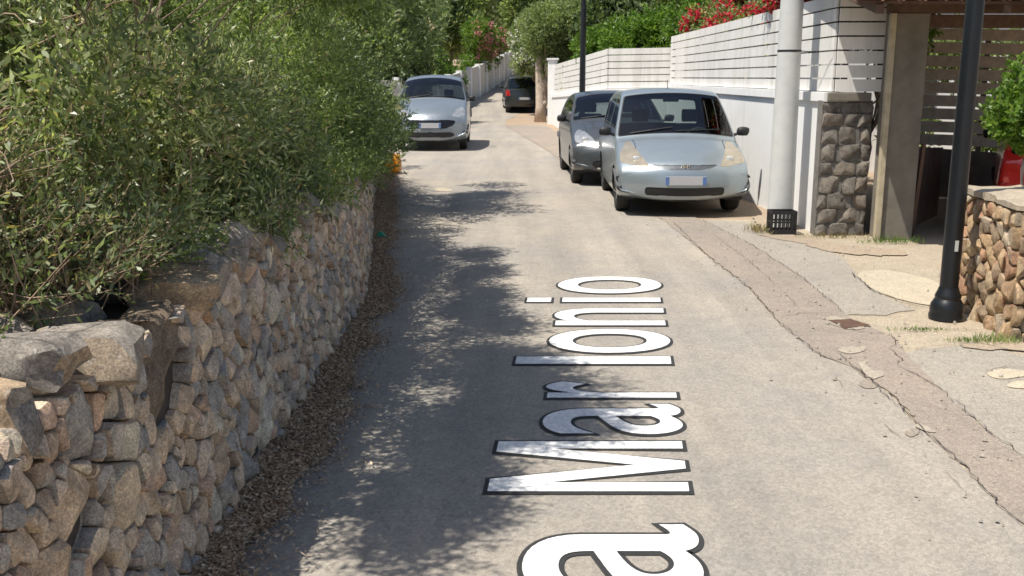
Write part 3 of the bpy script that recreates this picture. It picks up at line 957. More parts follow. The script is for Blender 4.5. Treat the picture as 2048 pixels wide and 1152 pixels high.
core.add([(x - 3.5, y - 7.3, 0) for x, y in pl] + [(x - 3.5, y - 7.3, .905) for x, y in pl],
         [(0, 1, 7, 6), (1, 2, 8, 7), (2, 3, 9, 8), (3, 4, 10, 9), (4, 5, 11, 10), (5, 0, 6, 11), (6, 7, 8, 9, 10, 11)])
core.build('wall_core', M['mortar'], rub)
cp = [(3.53, 7.88), (3.405, 6.66), (5.42, 6.27), (5.42, 6.80), (4.0, 7.05), (4.0, 7.88)]
cp = rough_poly(cp, .06, .045, 5)
n_ = len(cp)
bm = bmesh.new()
lo = [bm.verts.new((x - 3.5, y - 7.3, .907)) for x, y in cp]; hi = [bm.verts.new((x - 3.5, y - 7.3, .952 + .03 * noise.noise((x * 6, y * 6, 2)))) for x, y in cp]
bm.faces.new(hi); bm.faces.new(lo[::-1])
for i in range(n_): bm.faces.new((lo[i], lo[(i+1) % n_], hi[(i+1) % n_], hi[i]))
bmesh.ops.recalc_face_normals(bm, faces=bm.faces[:])
bmesh.ops.triangulate(bm, faces=[f for f in bm.faces if len(f.verts) > 4])
me = bpy.data.meshes.new('cap'); bm.to_mesh(me); bm.free(); me.materials.append(M['dust'])
link(bpy.data.objects.new('cap', me), rub)

# ------------------------------------------------------------------ lamp posts
def lamp_post(loc, label, r=.066):
    t = thing('lamp_post', label, 'lamp post', loc, group='black lamp posts along the lane')
    m_ = M['black_metal']
    smooth_by_angle(MB().lathe([(.125, 0), (.127, .03), (.119, .05), (.123, .07), (.117, .11), (.099, .14), (.09, .155), (.094, .168), (.09, .185), (.078, .21), (r + .003, .24)], n=32).build('base', m_, t), 35)
    smooth_by_angle(MB().lathe([(r, .24), (r, .9), (r - .004, 2.2), (r - .012, 3.6), (r - .02, 3.75)], n=32).build('shaft', m_, t), 35)
    smooth_by_angle(MB().lathe([(r - .002, 3.75), (r + .012, 3.77), (r + .012, 3.81), (r - .02, 3.84)], n=24).build('collar', m_, t), 35)
    MB().box((-.012, -r - .004, .52), (.012, -r + .01, .6)).build('hatch_screw', M['pole'], t)
    lt = smooth_by_angle(MB().lathe([(.05, 3.84), (.16, 3.95), (.2, 4.3), (.05, 4.45)], n=8).build('lantern', glass_mat('lantern_glass', (.8, .8, .78)), t), 20)
    smooth_by_angle(MB().lathe([(.23, 4.29), (.24, 4.32), (.06, 4.47), (.02, 4.55)], n=24).build('lantern_hood', m_, t), 35)
    return t
lamp_post((3.26, 7.30, .012), 'black metal lamp post with round moulded base in front of the rubble wall')
lamp_post((1.49, 21.6, .0), 'black lamp post standing behind the dark grey car', .066)

pole = thing('utility_pole', 'pale round concrete utility pole standing against the white wall', 'pole', (3.18, 11.78, 0))
smooth_by_angle(MB().lathe([(.150, -.1), (.148, .3), (.128, 2.6), (.10, 7.2), (.03, 7.24)], n=40).build('shaft', M['pole'], pole), 30)
smooth_by_angle(MB().lathe([(.1335, 2.055), (.1345, 2.058), (.1345, 2.078), (.1335, 2.081)], n=40).build('strap', M['black_plastic'], pole), 30)
cb = MB().tube([(.13, -.02, 2.067), (.20, -.1, 2.06), (.30, -.30, 2.058), (.34, -.44, 2.058), (.62, -.49, 2.055)], [.006] * 5, 6)
cb.build('cable', M['black_plastic'], pole)

# ------------------------------------------------------------------ black crate at the pole's foot
cr_t = thing('plastic_crate', 'small black slotted plastic crate at the foot of the pale pole', 'crate', (3.105, 11.42, .01), .03)
def crate_side(x0, x1, y0, y1):
    mb = MB()
    mb.box((x0, y0, 0), (x1, y1, .055)); mb.box((x0, y0, .235), (x1, y1, .27)); mb.box((x0, y0, .135), (x1, y1, .155))
    along_x = (x1 - x0) > (y1 - y0)
    n = 7
    for k in range(n):
        if along_x:
            a = x0 + (x1 - x0 - .014) * k / (n - 1); mb.box((a, y0 + .001, .056), (a + .014, y1 - .001, .134)); mb.box((a, y0 + .001, .156), (a + .014, y1 - .001, .234))
        else:
            a = y0 + (y1 - y0 - .014) * k / (n - 1); mb.box((x0 + .001, a, .056), (x1 - .001, a + .014, .134)); mb.box((x0 + .001, a, .156), (x1 - .001, a + .014, .234))
    return mb
crate_side(-.145, .145, -.11, -.10).build('side', M['black_plastic'], cr_t)
crate_side(-.145, .145, .10, .11).build('side', M['black_plastic'], cr_t)
crate_side(-.145, -.135, -.099, .099).build('side', M['black_plastic'], cr_t)
crate_side(.135, .145, -.099, .099).build('side', M['black_plastic'], cr_t)
MB().box((-.134, -.099, .002), (.134, .099, .012)).build('bottom', M['black_plastic'], cr_t)

# ------------------------------------------------------------------ odds and ends
bv, bf = boulder((0, 0, .17), (.15, .13, .19), 4.4, 3, .25)
o = mesh('plastic_sack', bv, bf, M['orange'], smooth=True); o.location = (-2.22, 18.6, .02)
tag(o, 'bright orange plastic sack at the end of the stone wall', 'sack')
sv = [(0, 0, 0), (.10, .02, .02), (.12, .10, .0), (.06, .13, .05), (-.02, .09, .01), (.05, .06, .07)]
o = mesh('plastic_scrap', sv, [(0, 1, 5), (1, 2, 5), (2, 3, 5), (3, 4, 5), (4, 0, 5)], M['green_scrap']); o.location = (-1.5, 10.85, .05)
tag(o, 'scrap of green plastic on the leaf litter by the wall', 'litter scrap')

# ------------------------------------------------------------------ map overlay street name, added flat on the lane
lettering = thing('overlay_lettering', 'white dark-edged map overlay street name laid along the lane', 'lettering', (.8, 5, .0))
def base_x(y): return .735 + .112 * (y - 3.73)
def cap_h(y): return .885 + .043 * (y - 4.1)
LET = [('a', 3.22, 3.76, 0, .765), ('M', 4.10, 4.71, 0, 1.), ('a', 4.82, 5.28, -.01, .765), ('r', 5.405, 5.70, 0, .775), ('I', 6.085, 6.235, 0, 1.), ('o', 6.34, 6.95, -.015, .80), ('n', 7.08, 7.60, 0, .79), ('i', 7.84, 7.99, 0, 1.03), ('o', 8.17, 8.86, -.015, .80)]
def glyph(ch, off):
    if ch == 'i':
        return np.array([(0, 0), (1, 0), (1, .735), (0, .735), (0, .82), (1, .82), (1, 1), (0, 1)], float), [(0, 1, 2, 3), (4, 5, 6, 7)]
    if ch == 'M':
        P_ = [(0, 0), (0, 1), (.225, 1), (.5, .26), (.775, 1), (1, 1), (1, 0), (.84, 0), (.84, .70), (.575, 0), (.425, 0), (.16, .70), (.16, 0)]
        F_ = [(0, 12, 11, 1), (1, 11, 2), (11, 10, 3, 2), (10, 9, 3), (9, 8, 4, 3), (8, 5, 4), (8, 7, 6, 5)]
        return np.array(P_, float), F_
    cu = bpy.data.curves.new('glyph', 'FONT')
    cu.body = ch; cu.size = 1.; cu.offset = off; cu.resolution_u = 8
    ob = bpy.data.objects.new('glyph', cu); COL.objects.link(ob)
    bpy.context.view_layer.update()
    dg = bpy.context.evaluated_depsgraph_get()
    me = ob.evaluated_get(dg).to_mesh()
    v = np.array([q.co[:2] for q in me.vertices]); f = [tuple(p.vertices) for p in me.polygons]
    ob.evaluated_get(dg).to_mesh_clear()
    bpy.data.objects.remove(ob); bpy.data.curves.remove(cu)
    return v, f
for ch, y0, y1, h0, h1 in LET:
    v0, _ = glyph(ch, 0)
    lo_, hi_ = v0.min(0), v0.max(0)
    def place(v, z):
        out = []
        for x, y in v:
            yy = y0 + (x - lo_[0]) / (hi_[0] - lo_[0]) * (y1 - y0)
            hh = h0 + (y - lo_[1]) / (hi_[1] - lo_[1]) * (h1 - h0)
            out.append((base_x(yy) - hh * cap_h(yy) - .8, yy - 5, z))
        return out
    vw, fw_ = glyph(ch, .006)
    lt = mesh('letter', place(vw, .0165), fw_, M['lettering_white'], lettering)
    # dark edging: a ribbon round the letter outline, grown evenly on the ground
    P2 = np.array(place(vw, .0125))
    cnt = {}
    for fc in fw_:
        for a, b_ in zip(fc, fc[1:] + fc[:1]):
            k_ = (min(a, b_), max(a, b_)); cnt.setdefault(k_, []).append((a, b_))
    up_f = {}
    acc = np.zeros((len(P2), 2)); edges = [e_[0] for e_ in cnt.values() if len(e_) == 1]
    area = sum((P2[a][0] * P2[b_][1] - P2[b_][0] * P2[a][1]) for a, b_ in edges)
    sg = 1 if area > 0 else -1
    en = []
    for a, b_ in edges:
        d_ = P2[b_][:2] - P2[a][:2]; d_ /= np.linalg.norm(d_) + 1e-9
        n2 = np.array([d_[1], -d_[0]]) * sg
        en.append(n2); acc[a] += n2; acc[b_] += n2
    wv = np.array([.021, .026])
    vo, fo = [], []
    for (a, b_), n2 in zip(edges, en):
        k_ = len(vo)
        for q_ in (a, b_):
            m2 = acc[q_] / (np.linalg.norm(acc[q_]) + 1e-9); sc2 = min(1.6, 1 / max(.3, float(m2 @ n2)))
            o2 = P2[q_][:2] + m2 * sc2 * wv
            i2 = P2[q_][:2] - m2 * .004
            vo += [(i2[0], i2[1], .0125), (o2[0], o2[1], .0125)]
        fo.append((k_, k_ + 1, k_ + 3, k_ + 2) if sg > 0 else (k_, k_ + 2, k_ + 3, k_ + 1))
    # one ribbon for each closed outline
    comp = list(range(len(P2)))
    def find(i_):
        while comp[i_] != i_: i_ = comp[i_]
        return i_
    for a, b_ in edges: comp[find(a)] = find(b_)
    roots = sorted({find(a) for a, b_ in edges})
    for r_ in roots:
        vv, ff = [], []
        for i_, (a, b_) in enumerate(edges):
            if find(a) == r_:
                k_ = len(vv); vv += vo[4 * i_:4 * i_ + 4]; ff.append((k_, k_ + 1, k_ + 3, k_ + 2))
        mesh('edging', vv, ff, M['lettering_dark'], lt)
# ------------------------------------------------------------------ cars
def catmull(pts, step):
    P = np.array(pts, float); out = []
    n = len(P)
    for i in range(n):
        p0, p1, p2, p3 = P[(i-1) % n], P[i], P[(i+1) % n], P[(i+2) % n]
        L = np.hypot(*(p2[:2] - p1[:2])); k = max(1, int(round(L / step)))
        # centripetal-ish: limit the tangents by the shorter neighbour
        l0, l2 = np.hypot(*(p1[:2] - p0[:2])) + 1e-6, np.hypot(*(p3[:2] - p2[:2])) + 1e-6
        m1 = (p2 - p0) / (l0 + L) * min(L, 2.0 * l0); m2 = (p3 - p1) / (l2 + L) * min(L, 2.0 * l2)
        for j in range(k):
            t = j / k
            h = (2*t**3 - 3*t**2 + 1, t**3 - 2*t**2 + t, -2*t**3 + 3*t**2, t**3 - t**2)
            out.append(h[0]*p1 + h[1]*m1 + h[2]*p2 + h[3]*m2)
    return np.array(out)

def in_poly(px, pz, poly):
    ins = np.zeros(px.shape, bool)
    n = len(poly)
    for i in range(n):
        (x0, z0), (x1, z1) = poly[i], poly[(i+1) % n]
        c = ((z0 > pz) != (z1 > pz)) & (px < (x1 - x0) * (pz - z0) / ((z1 - z0) if abs(z1 - z0) > 1e-9 else 1e-9) + x0)
        ins ^= c
    return ins

PAINTS = {}
def paint(name, c, metal=.55, rough=.32):
    m, nt, b = nt_new(name)
    n1 = noise_n(nt, 3., 4, .6)
    dust = noise_n(nt, 40., 4, .7)
    c1 = ramp(nt, n1, [(.3, tuple(x * .93 for x in c)), (.7, tuple(min(1, x * 1.05) for x in c))])
    c1 = mixc(nt, ramp(nt, dust, [(.5, (0, 0, 0)), (.75, (.22,) * 3)]), c1, (.36, .31, .25))
    nt.links.new(c1, b.inputs['Base Color'])
    b.inputs['Metallic'].default_value = metal
    b.inputs['Roughness'].default_value = rough
    b.inputs['Coat Weight'].default_value = .6
    b.inputs['Coat Roughness'].default_value = .08
    return m
M['rubber'] = plain('tyre_rubber', (.022, .021, .02), .85, var=.3)
M['trim'] = plain('dark_trim', (.02, .02, .022), .6, var=.2)
M['interior'] = plain('car_interior', (.095, .095, .10), .85, var=.2)
M['rim'] = plain('alloy_rim', (.42, .42, .43), .35, .8, var=.1)
M['chrome'] = plain('chrome', (.72, .72, .73), .16, 1., var=.03)
M['lens'] = plain('lamp_lens', (.62, .62, .6), .12, .3, var=.1, coat=1.)
M['grille_grey'] = plain('grille_grey', (.16, .17, .18), .35, .6, var=.2, scale=30)
M['glass'] = glass_mat('car_glass', (.52, .59, .58), 1.4)
M['lamp_clear'] = plain('headlight_reflector', (.46, .47, .47), .22, .55, var=.3, scale=9, coat=1.)
M['lamp_amber'] = plain('headlight_yellowed', (.40, .35, .265), .2, .35, var=.2, scale=8, coat=1.)
M['lamp_red'] = plain('tail_lamp', (.45, .012, .01), .2, .1, var=.1, coat=1.)
M['plate'] = plain('number_plate', (.44, .44, .45), .5, var=.06, scale=20)
M['plate_blue'] = plain('plate_band', (.09, .17, .38), .5, var=.05)
M['black_gloss'] = plain('black_glass_trim', (.01, .01, .012), .2)

def car(label, loc, rz, spec, group=None):
    L, W, H_ = spec['L'], spec['W'], spec['H']
    prof = catmull(spec['prof'], spec['step'])
    root = thing('parked_car', label, 'car', loc, rz, group)
    Y, Z, CR, FR = prof[:, 0], prof[:, 1], prof[:, 2], np.maximum(prof[:, 3], .01)
    nT = len(Y)
    ty, tz = np.roll(Y, -1) - np.roll(Y, 1), np.roll(Z, -1) - np.roll(Z, 1)
    ln = np.hypot(ty, tz) + 1e-9
    # outward normal of a profile that runs front-bottom, up, over, down the back, underside
    ny, nz = -tz / ln, ty / ln
    belt, fr, rr = spec['belt'], spec.get('front_round', .55), spec.get('rear_round', .45)
    tum = spec['tumble']
    def halfw(y, z):
        p = np.ones_like(y)
        a = np.clip((fr - y) / fr, 0, 1); p -= spec.get('front_taper', .17) * a ** 2.4
        a = np.clip((y - (L - rr)) / rr, 0, 1); p -= spec.get('rear_taper', .13) * a ** 2.4
        s = np.ones_like(y)
        a = np.clip((.36 - z) / .2, 0, 1); s -= .055 * a ** 1.6
        a = np.clip((z - .72) / (belt - .72), 0, 1); s -= .03 * a ** 2
        a = np.clip((z - belt) / (H_ - belt), 0, 1.1); s -= tum * (.75 * a + .25 * a ** 2)
        s += .012 * np.exp(-((z - .62) / .10) ** 2)
        return W / 2 * p * s
    nc = spec.get('nc', 34); nf = 5; ns = spec.get('ns', 44)
    rows = []                      # half: list of (x, y, z) arrays with shape (nT)
    wC = halfw(Y - ny * (CR + FR), Z - nz * (CR + FR)); xe = np.maximum(wC - FR, .02)
    reg = []
    for k in range(nc + 1):
        s = k / nc
        off = CR * s ** 2.2
        rows.append((xe * s, Y - ny * off, Z - nz * off)); reg.append((0, s))
    for k in range(1, nf + 1):
        a = math.pi / 2 * k / nf
        off = CR + FR * (1 - math.cos(a))
        rows.append((xe + FR * math.sin(a), Y - ny * off, Z - nz * off)); reg.append((1, k / nf))
    by, bz = Y - ny * (CR + FR), Z - nz * (CR + FR)
    my = np.clip(by, .62, L - .6); mz = np.full_like(my, .58)
    dx0 = wC - halfw(by, bz)
    dist = np.hypot(my - by, mz - bz)
    for k in range(1, ns + 1):
        q = k / ns
        y, z = by + (my - by) * q, bz + (mz - bz) * q
        rows.append((halfw(y, z) + dx0 * (1 - q) ** 4, y, z)); reg.append((2, q))
    X = np.stack([r[0] for r in rows]); YY = np.stack([r[1] for r in rows]); ZZ = np.stack([r[2] for r in rows])
    nR = len(rows)
    # full grid: mirrored rows then right rows
    VX = np.concatenate([-X[:0:-1], X]); VY = np.concatenate([YY[:0:-1], YY]); VZ = np.concatenate([ZZ[:0:-1], ZZ])
    nV = VX.shape[0]
    V = np.stack([VX, VY, VZ], -1)                      # (nV, nT, 3)
    regk = np.array([r[0] for r in reg]); regs = np.array([r[1] for r in reg])
    # cell centres
    i0 = np.arange(nV - 1)[:, None]; j0 = np.arange(nT)[None, :]; j1 = (j0 + 1) % nT
    C = (V[i0, j0] + V[i0 + 1, j0] + V[i0, j1] + V[i0 + 1, j1]) / 4
    ax, cy, cz = np.abs(C[..., 0]), C[..., 1], C[..., 2]
    hrow = np.where(np.arange(nV - 1) < nR - 1, nR - 2 - np.arange(nV - 1), np.arange(nV - 1) - (nR - 1))   # half row index below
    rk = regk[np.minimum(hrow + 1, nR - 1)][:, None] * np.ones((1, nT), int)
    rsv = (regs[np.minimum(hrow + 1, nR - 1)])[:, None] * np.ones((1, nT))
    # normals
    du = np.gradient(V, axis=0); dv = (np.roll(V, -1, 1) - np.roll(V, 1, 1))
    NN = np.cross(dv, du); NN /= np.linalg.norm(NN, axis=-1, keepdims=True) + 1e-9
    ctr = np.array([0, L / 2, .6])
    if np.mean(np.sum(NN * (V - ctr), -1)) < 0: NN = -NN; flip = True
    else: flip = False
    mask = np.full(C.shape[:2], 'body', dtype=object)
    top = rk == 0
    side = rk == 2
    profY, profZ = np.broadcast_to(Y, C.shape[:2]), np.broadcast_to(Z, C.shape[:2])
    (wy0, wy1), (ry0, ry1) = spec['windscreen'], spec['rear_glass']
    up_ = np.broadcast_to(nz > .12, C.shape[:2])
    upper = np.broadcast_to(Z > belt - .1, C.shape[:2])
    xlim = np.broadcast_to(xe, C.shape[:2])
    ws = (top | (rk == 1)) & upper & (profY > wy0) & (profY < wy1) & (ax < np.broadcast_to(wC, C.shape[:2]) - .055)
    ring = ws.copy()
    for _ in range(max(1, int(round(.022 / spec['step'])))):
        ring = ring | np.roll(ring, 1, 1) | np.roll(ring, -1, 1)
        r2 = ring.copy(); r2[1:] |= ring[:-1]; r2[:-1] |= ring[1:]; ring = r2
    mask[ring & ~ws] = 'windscreen_seal'
    mask[ws] = 'windscreen'
    rg = top & upper & (profY > ry0) & (profY < ry1) & (ax < np.broadcast_to(wC, C.shape[:2]) - .08)
    mask[rg] = 'rear_window'
    dq = np.broadcast_to(dist, C.shape[:2]) * rsv
    sw = side & (dq > .035) & (cz > belt + .02) & (cy > wy0 + .12) & (cy < spec['side_end'])
    sw &= cz < H_ - .09
    for yb in spec['pillars']: sw &= np.abs(cy - yb) > .035
    mask[sw] = 'side_window'
    for nm, poly, ymax in spec.get('front', []):
        mask[in_poly(ax, cz, poly) & (cy < ymax) & (mask == 'body')] = nm
    for nm, poly, ymin in spec.get('rear', []):
        mask[in_poly(ax, cz, poly) & (cy > ymin) & (mask == 'body')] = nm
    mask[(cz < spec.get('sill', .235)) & (mask == 'body')] = 'sill'
    fa, ra, wr = spec['axles'][0], spec['axles'][1], spec['wheel_r']
    arch = np.zeros(C.shape[:2], bool)
    for ya in (fa, ra):
        arch |= ((cy - ya) ** 2 + (cz - wr) ** 2 < (wr + .034) ** 2) & (rk == 2) & (ax > W / 2 * .86)
    mask[arch] = 'cut'
    quad = np.stack([i0 * nT + j0, (i0 + 1) * nT + j0, (i0 + 1) * nT + j1, i0 * nT + j1], -1)
    if not flip: quad = quad[..., ::-1]
    flat, fn = V.reshape(-1, 3).copy(), NN.reshape(-1, 3)
    # even out the staircase where two regions meet
    idx = np.arange(nV * nT).reshape(nV, nT)
    mi = np.unique(mask.astype(str), return_inverse=True)[1].reshape(mask.shape)
    ea = mi[:-1, :] != mi[1:, :]                       # between rows: edge runs along t at row i+1
    e1 = np.stack([idx[1:-1][ea], np.roll(idx, -1, 1)[1:-1][ea]], 1)
    eb_ = mi != np.roll(mi, 1, 1)                      # between columns j-1 and j: edge runs along rows at column j
    e2_ = np.stack([idx[:-1][eb_], idx[1:][eb_]], 1)
    ed = np.concatenate([e1, e2_])
    deg = np.bincount(ed.ravel(), minlength=len(flat))
    for _ in range(6):
        ac = np.zeros_like(flat)
        np.add.at(ac, ed[:, 0], flat[ed[:, 1]]); np.add.at(ac, ed[:, 1], flat[ed[:, 0]])
        mv = deg == 2
        flat[mv] = flat[mv] * .4 + ac[mv] / 2 * .6
    def part(name, mk, mat, off=0., parent=root, split=None):
        q = quad[mk]
        if len(q) == 0: return None
        used, inv = np.unique(q.ravel(), return_inverse=True)
        return mesh_np(name, flat[used] + fn[used] * off, inv.reshape(-1, 4), mat, parent, True)
    body = part('body', mask == 'body', spec['paint'])
    liner_m = (mask == 'body') & (cz > .3)
    q = part('inner_liner', liner_m, M['interior'], -.03, body)
    part('windscreen', mask == 'windscreen', M['glass'], -.002)
    part('rear_window', mask == 'rear_window', M['glass'], -.002)
    cxs = C[..., 0]
    for sg in (-1, 1):
        lo_b = -1e9
        bounds = [-1e9] + list(spec['pillars']) + [1e9]
        for a, b_ in zip(bounds, bounds[1:]):
            part('side_window', (mask == 'side_window') & (cxs * sg > 0) & (cy > a) & (cy < b_), M['glass'], -.002)
    for nm in sorted(set(mask.ravel()) - {'body', 'windscreen', 'rear_window', 'side_window', 'cut', 'sill'}):
        mt_ = spec['mats'].get(nm, M['trim'])
        mid = ((mask == nm) & (ax < .12)).any()
        if mid: part(nm, mask == nm, mt_, -.006 if nm in ('intake', 'grille') else .002)
        else:
            for sg in (-1, 1): part(nm, (mask == nm) & (cxs * sg > 0), mt_, .002 if nm not in ('intake', 'fog_recess') else -.012)
    part('sill', mask == 'sill', M['trim'], -.003)
    # wheels
    for ya in (fa, ra):
        for sg in (-1, 1):
            xo = sg * (W / 2 - .115)
            ring = MB()
            nseg, pr = 36, [(wr - .075, -.085), (wr - .02, -.092), (wr, -.06), (wr, .06), (wr - .02, .092), (wr - .075, .085)]
            vv, ff = [], []
            for i in range(nseg):
                t = 2 * math.pi * i / nseg
                for r_, o_ in pr: vv.append((xo + o_, ya + r_ * math.cos(t), wr + r_ * math.sin(t)))
            m_ = len(pr)
            for i in range(nseg):
                for k in range(m_):
                    ff.append((i*m_+k, i*m_+(k+1) % m_, ((i+1) % nseg)*m_+(k+1) % m_, ((i+1) % nseg)*m_+k))
            wh = ring.add(vv, ff).build('wheel', M['rubber'], root, True)
            rm = MB()
            ri = wr - .073
            for i in range(nseg):
                pass
            vv, ff = [], []
            prr = [(ri, .085 * sg), (ri - .02, .07 * sg), (ri - .03, .03 * sg), (.001, .03 * sg)]
            for i in range(nseg):
                t = 2 * math.pi * i / nseg
                for r_, o_ in prr: vv.append((xo + o_, ya + r_ * math.cos(t), wr + r_ * math.sin(t)))
            for i in range(nseg):
                for k in range(3):
                    ff.append((i*4+k, i*4+k+1, ((i+1) % nseg)*4+k+1, ((i+1) % nseg)*4+k))
            rm.add(vv, ff)
            rm.build('wheel_well', M['trim'], wh)
            sp = MB()
            for i in range(6):
                t = 2 * math.pi * i / 6
                c_, s_ = math.cos(t), math.sin(t)
                sp.add([(xo + sg * .075, ya + r_ * c_ - w_ * s_, wr + r_ * s_ + w_ * c_) for r_, w_ in ((.02, .035), (.02, -.035), (ri, -.022), (ri, .022))] +
                       [(xo + sg * .04, ya + r_ * c_ - w_ * s_, wr + r_ * s_ + w_ * c_) for r_, w_ in ((.02, .035), (.02, -.035), (ri, -.022), (ri, .022))],
                       [(0,1,2,3),(7,6,5,4),(0,4,5,1),(1,5,6,2),(2,6,7,3),(3,7,4,0)])
            sp.build('rim', M['rim'], wh)
            # wheel housing
            hs = MB(); vv, ff = [], []
            for i in range(19):
                t = math.pi * i / 18 * 1.2 - .3
                for o_ in (-.14, .10):
                    vv.append((xo + sg * o_, ya + (wr + .055) * math.cos(t), wr + (wr + .055) * math.sin(t)))
            for i in range(18): ff.append((2*i, 2*i+1, 2*i+3, 2*i+2))
            n_ = len(vv); vv.append((xo - sg * .14, ya, wr)); 
            for i in range(18): ff.append((2*i, 2*i+2, n_))
            hs.add(vv, ff).build('wheel_arch', M['trim'], root)
    # mirrors
    my_, mz_ = spec['mirror']
    for sg in (-1, 1):
        hw_ = float(halfw(np.array([my_]), np.array([mz_]))[0])
        vv, ff = boulder((sg * (hw_ + .135), my_, mz_ + .035), (.085, .055, .062), 0, 2, .0)
        mo = mesh('mirror', vv, ff, spec.get('mirror_mat', M['black_plastic']), root, True)
        MB().tube([(sg * (hw_ - .03), my_ + .01, mz_ - .03), (sg * (hw_ + .09), my_, mz_ + .01)], [.022, .018], 8).build('mirror_stalk', M['black_plastic'], mo)
    # interior: dashboard, seats, steering wheel
    st = spec['seats']
    MB().bbox((-W*.41, st - .72, .70), (W*.41, st - .42, .94), .05).build('dashboard', M['interior'], root)
    for sx in (-.36, .36):
        se = MB().bbox((sx - .23, st - .1, .40), (sx + .23, st + .42, .56), .05); se.bbox((sx - .22, st + .34, .5), (sx + .22, st + .48, 1.10), .06)
        so = se.build('seat', M['interior'], root, False)
        MB().bbox((sx - .12, st + .40, 1.12), (sx + .12, st + .49, 1.30), .04).build('headrest', M['interior'], so)
    MB().bbox((-.60, st + 1.25, .45), (.60, st + 1.42, 1.0), .05).build('rear_bench', M['interior'], root)
    # Italian cars steer from the left seat, the right-hand one for a viewer facing the car
    tw = [(.36 + .18 * math.cos(t), st - .32 - .06 * math.sin(t), .90 + .17 * math.sin(t)) for t in np.linspace(0, 2 * math.pi, 20)]
    MB().tube(tw, [.016] * 20, 6, False).build('steering_wheel', M['interior'], root)
    MB().bbox((-.11, st - .12, H_ - .185), (.11, st - .09, H_ - .125), .012).build('rear_view_mirror', M['black_plastic'], root)
    if spec.get('hood_lines'):
        ya_, yb_, sf = spec['hood_lines']
        k = int(sf * nc)
        ts = [j for j in range(nT) if ya_ < Y[j] < yb_ and Z[j] > .55]
        for sg in (-1, 1):
            row = nR - 1 + sg * k
            pts = [V[row, j] + NN[row, j] * .0005 for j in ts[::3]]
            MB().tube(pts, [.005] * len(pts), 5, False).build('bonnet_seam', M['trim'], root)
    for (lx, lz, lr) in spec.get('bulbs', []):
        fm = np.where(V[..., 1] < 1.0, (np.abs(V[..., 0]) - lx) ** 2 + (V[..., 2] - lz) ** 2, 9)
        ly = float(V.reshape(-1, 3)[int(np.argmin(fm)), 1])
        for sg in (-1, 1):
            vv, ff = boulder((sg * lx, ly + lr * .15, lz), (lr, lr * .35, lr), 0, 2, .0)
            mesh('headlight_lens', vv, ff, M['lens'], root, True)
    # wipers
    if spec.get('wipers', True):
        def on_ws(x, f_):
            yq = wy0 + (wy1 - wy0) * f_
            k = int(np.argmin(np.abs(np.where(Z > belt - .12, Y, 99) - yq)))
            s = abs(x) / max(xe[k], .1); o_ = CR[k] * s ** 2.2 - .012
            return (x, Y[k] - ny[k] * o_, Z[k] - nz[k] * o_)
        for xa, xb in ((-.62, -.05), (.0, .60)):
            MB().tube([on_ws(xa, .03), on_ws((xa + xb) / 2, .06), on_ws(xb, .11)], [.008, .009, .007], 5).build('wiper', M['black_plastic'], root)
    # plates
    for (yy_, zz_, sgn) in spec['plates']:
        pl_ = MB().bbox((-.26, yy_ - .006, zz_ - .056), (.26, yy_ + .006, zz_ + .056), .004).build('number_plate', M['plate'], root)
        for bx0 in (-.258, .212):
            MB().box((bx0, yy_ - .0085, zz_ - .052), (bx0 + .046, yy_ + .0085, zz_ + .052)).build('blue_band', M['plate_blue'], pl_)
    if spec.get('badge'):
        z_ = spec['badge'][1]
        fm = np.where(V[..., 1] < 1.0, V[..., 0] ** 2 + (V[..., 2] - z_) ** 2, 9)
        y_ = float(V.reshape(-1, 3)[int(np.argmin(fm)), 1])
        bd = MB()
        bd.box((-.05, y_ - .010, z_ - .036), (.05, y_ + .01, z_ - .030)); bd.box((-.05, y_ - .010, z_ + .030), (.05, y_ + .01, z_ + .036))
        bd.box((-.05, y_ - .0095, z_ - .030), (-.044, y_ + .01, z_ + .030)); bd.box((.044, y_ - .0095, z_ - .030), (.05, y_ + .01, z_ + .030))
        bd.box((-.030, y_ - .009, z_ - .030), (-.018, y_ + .01, z_ + .030)); bd.box((.018, y_ - .009, z_ - .030), (.030, y_ + .01, z_ + .030)); bd.box((-.018, y_ - .0085, z_ - .006), (.018, y_ + .01, z_ + .006))
        bd.build('badge', M['chrome'], root)
    if spec.get('antenna'):
        y_, z_ = spec['antenna']
        MB().tube([(0, y_, z_ - .01), (0, y_ + .05, z_ + .12)], [.006, .004], 6).build('antenna', M['black_plastic'], root)
    return root

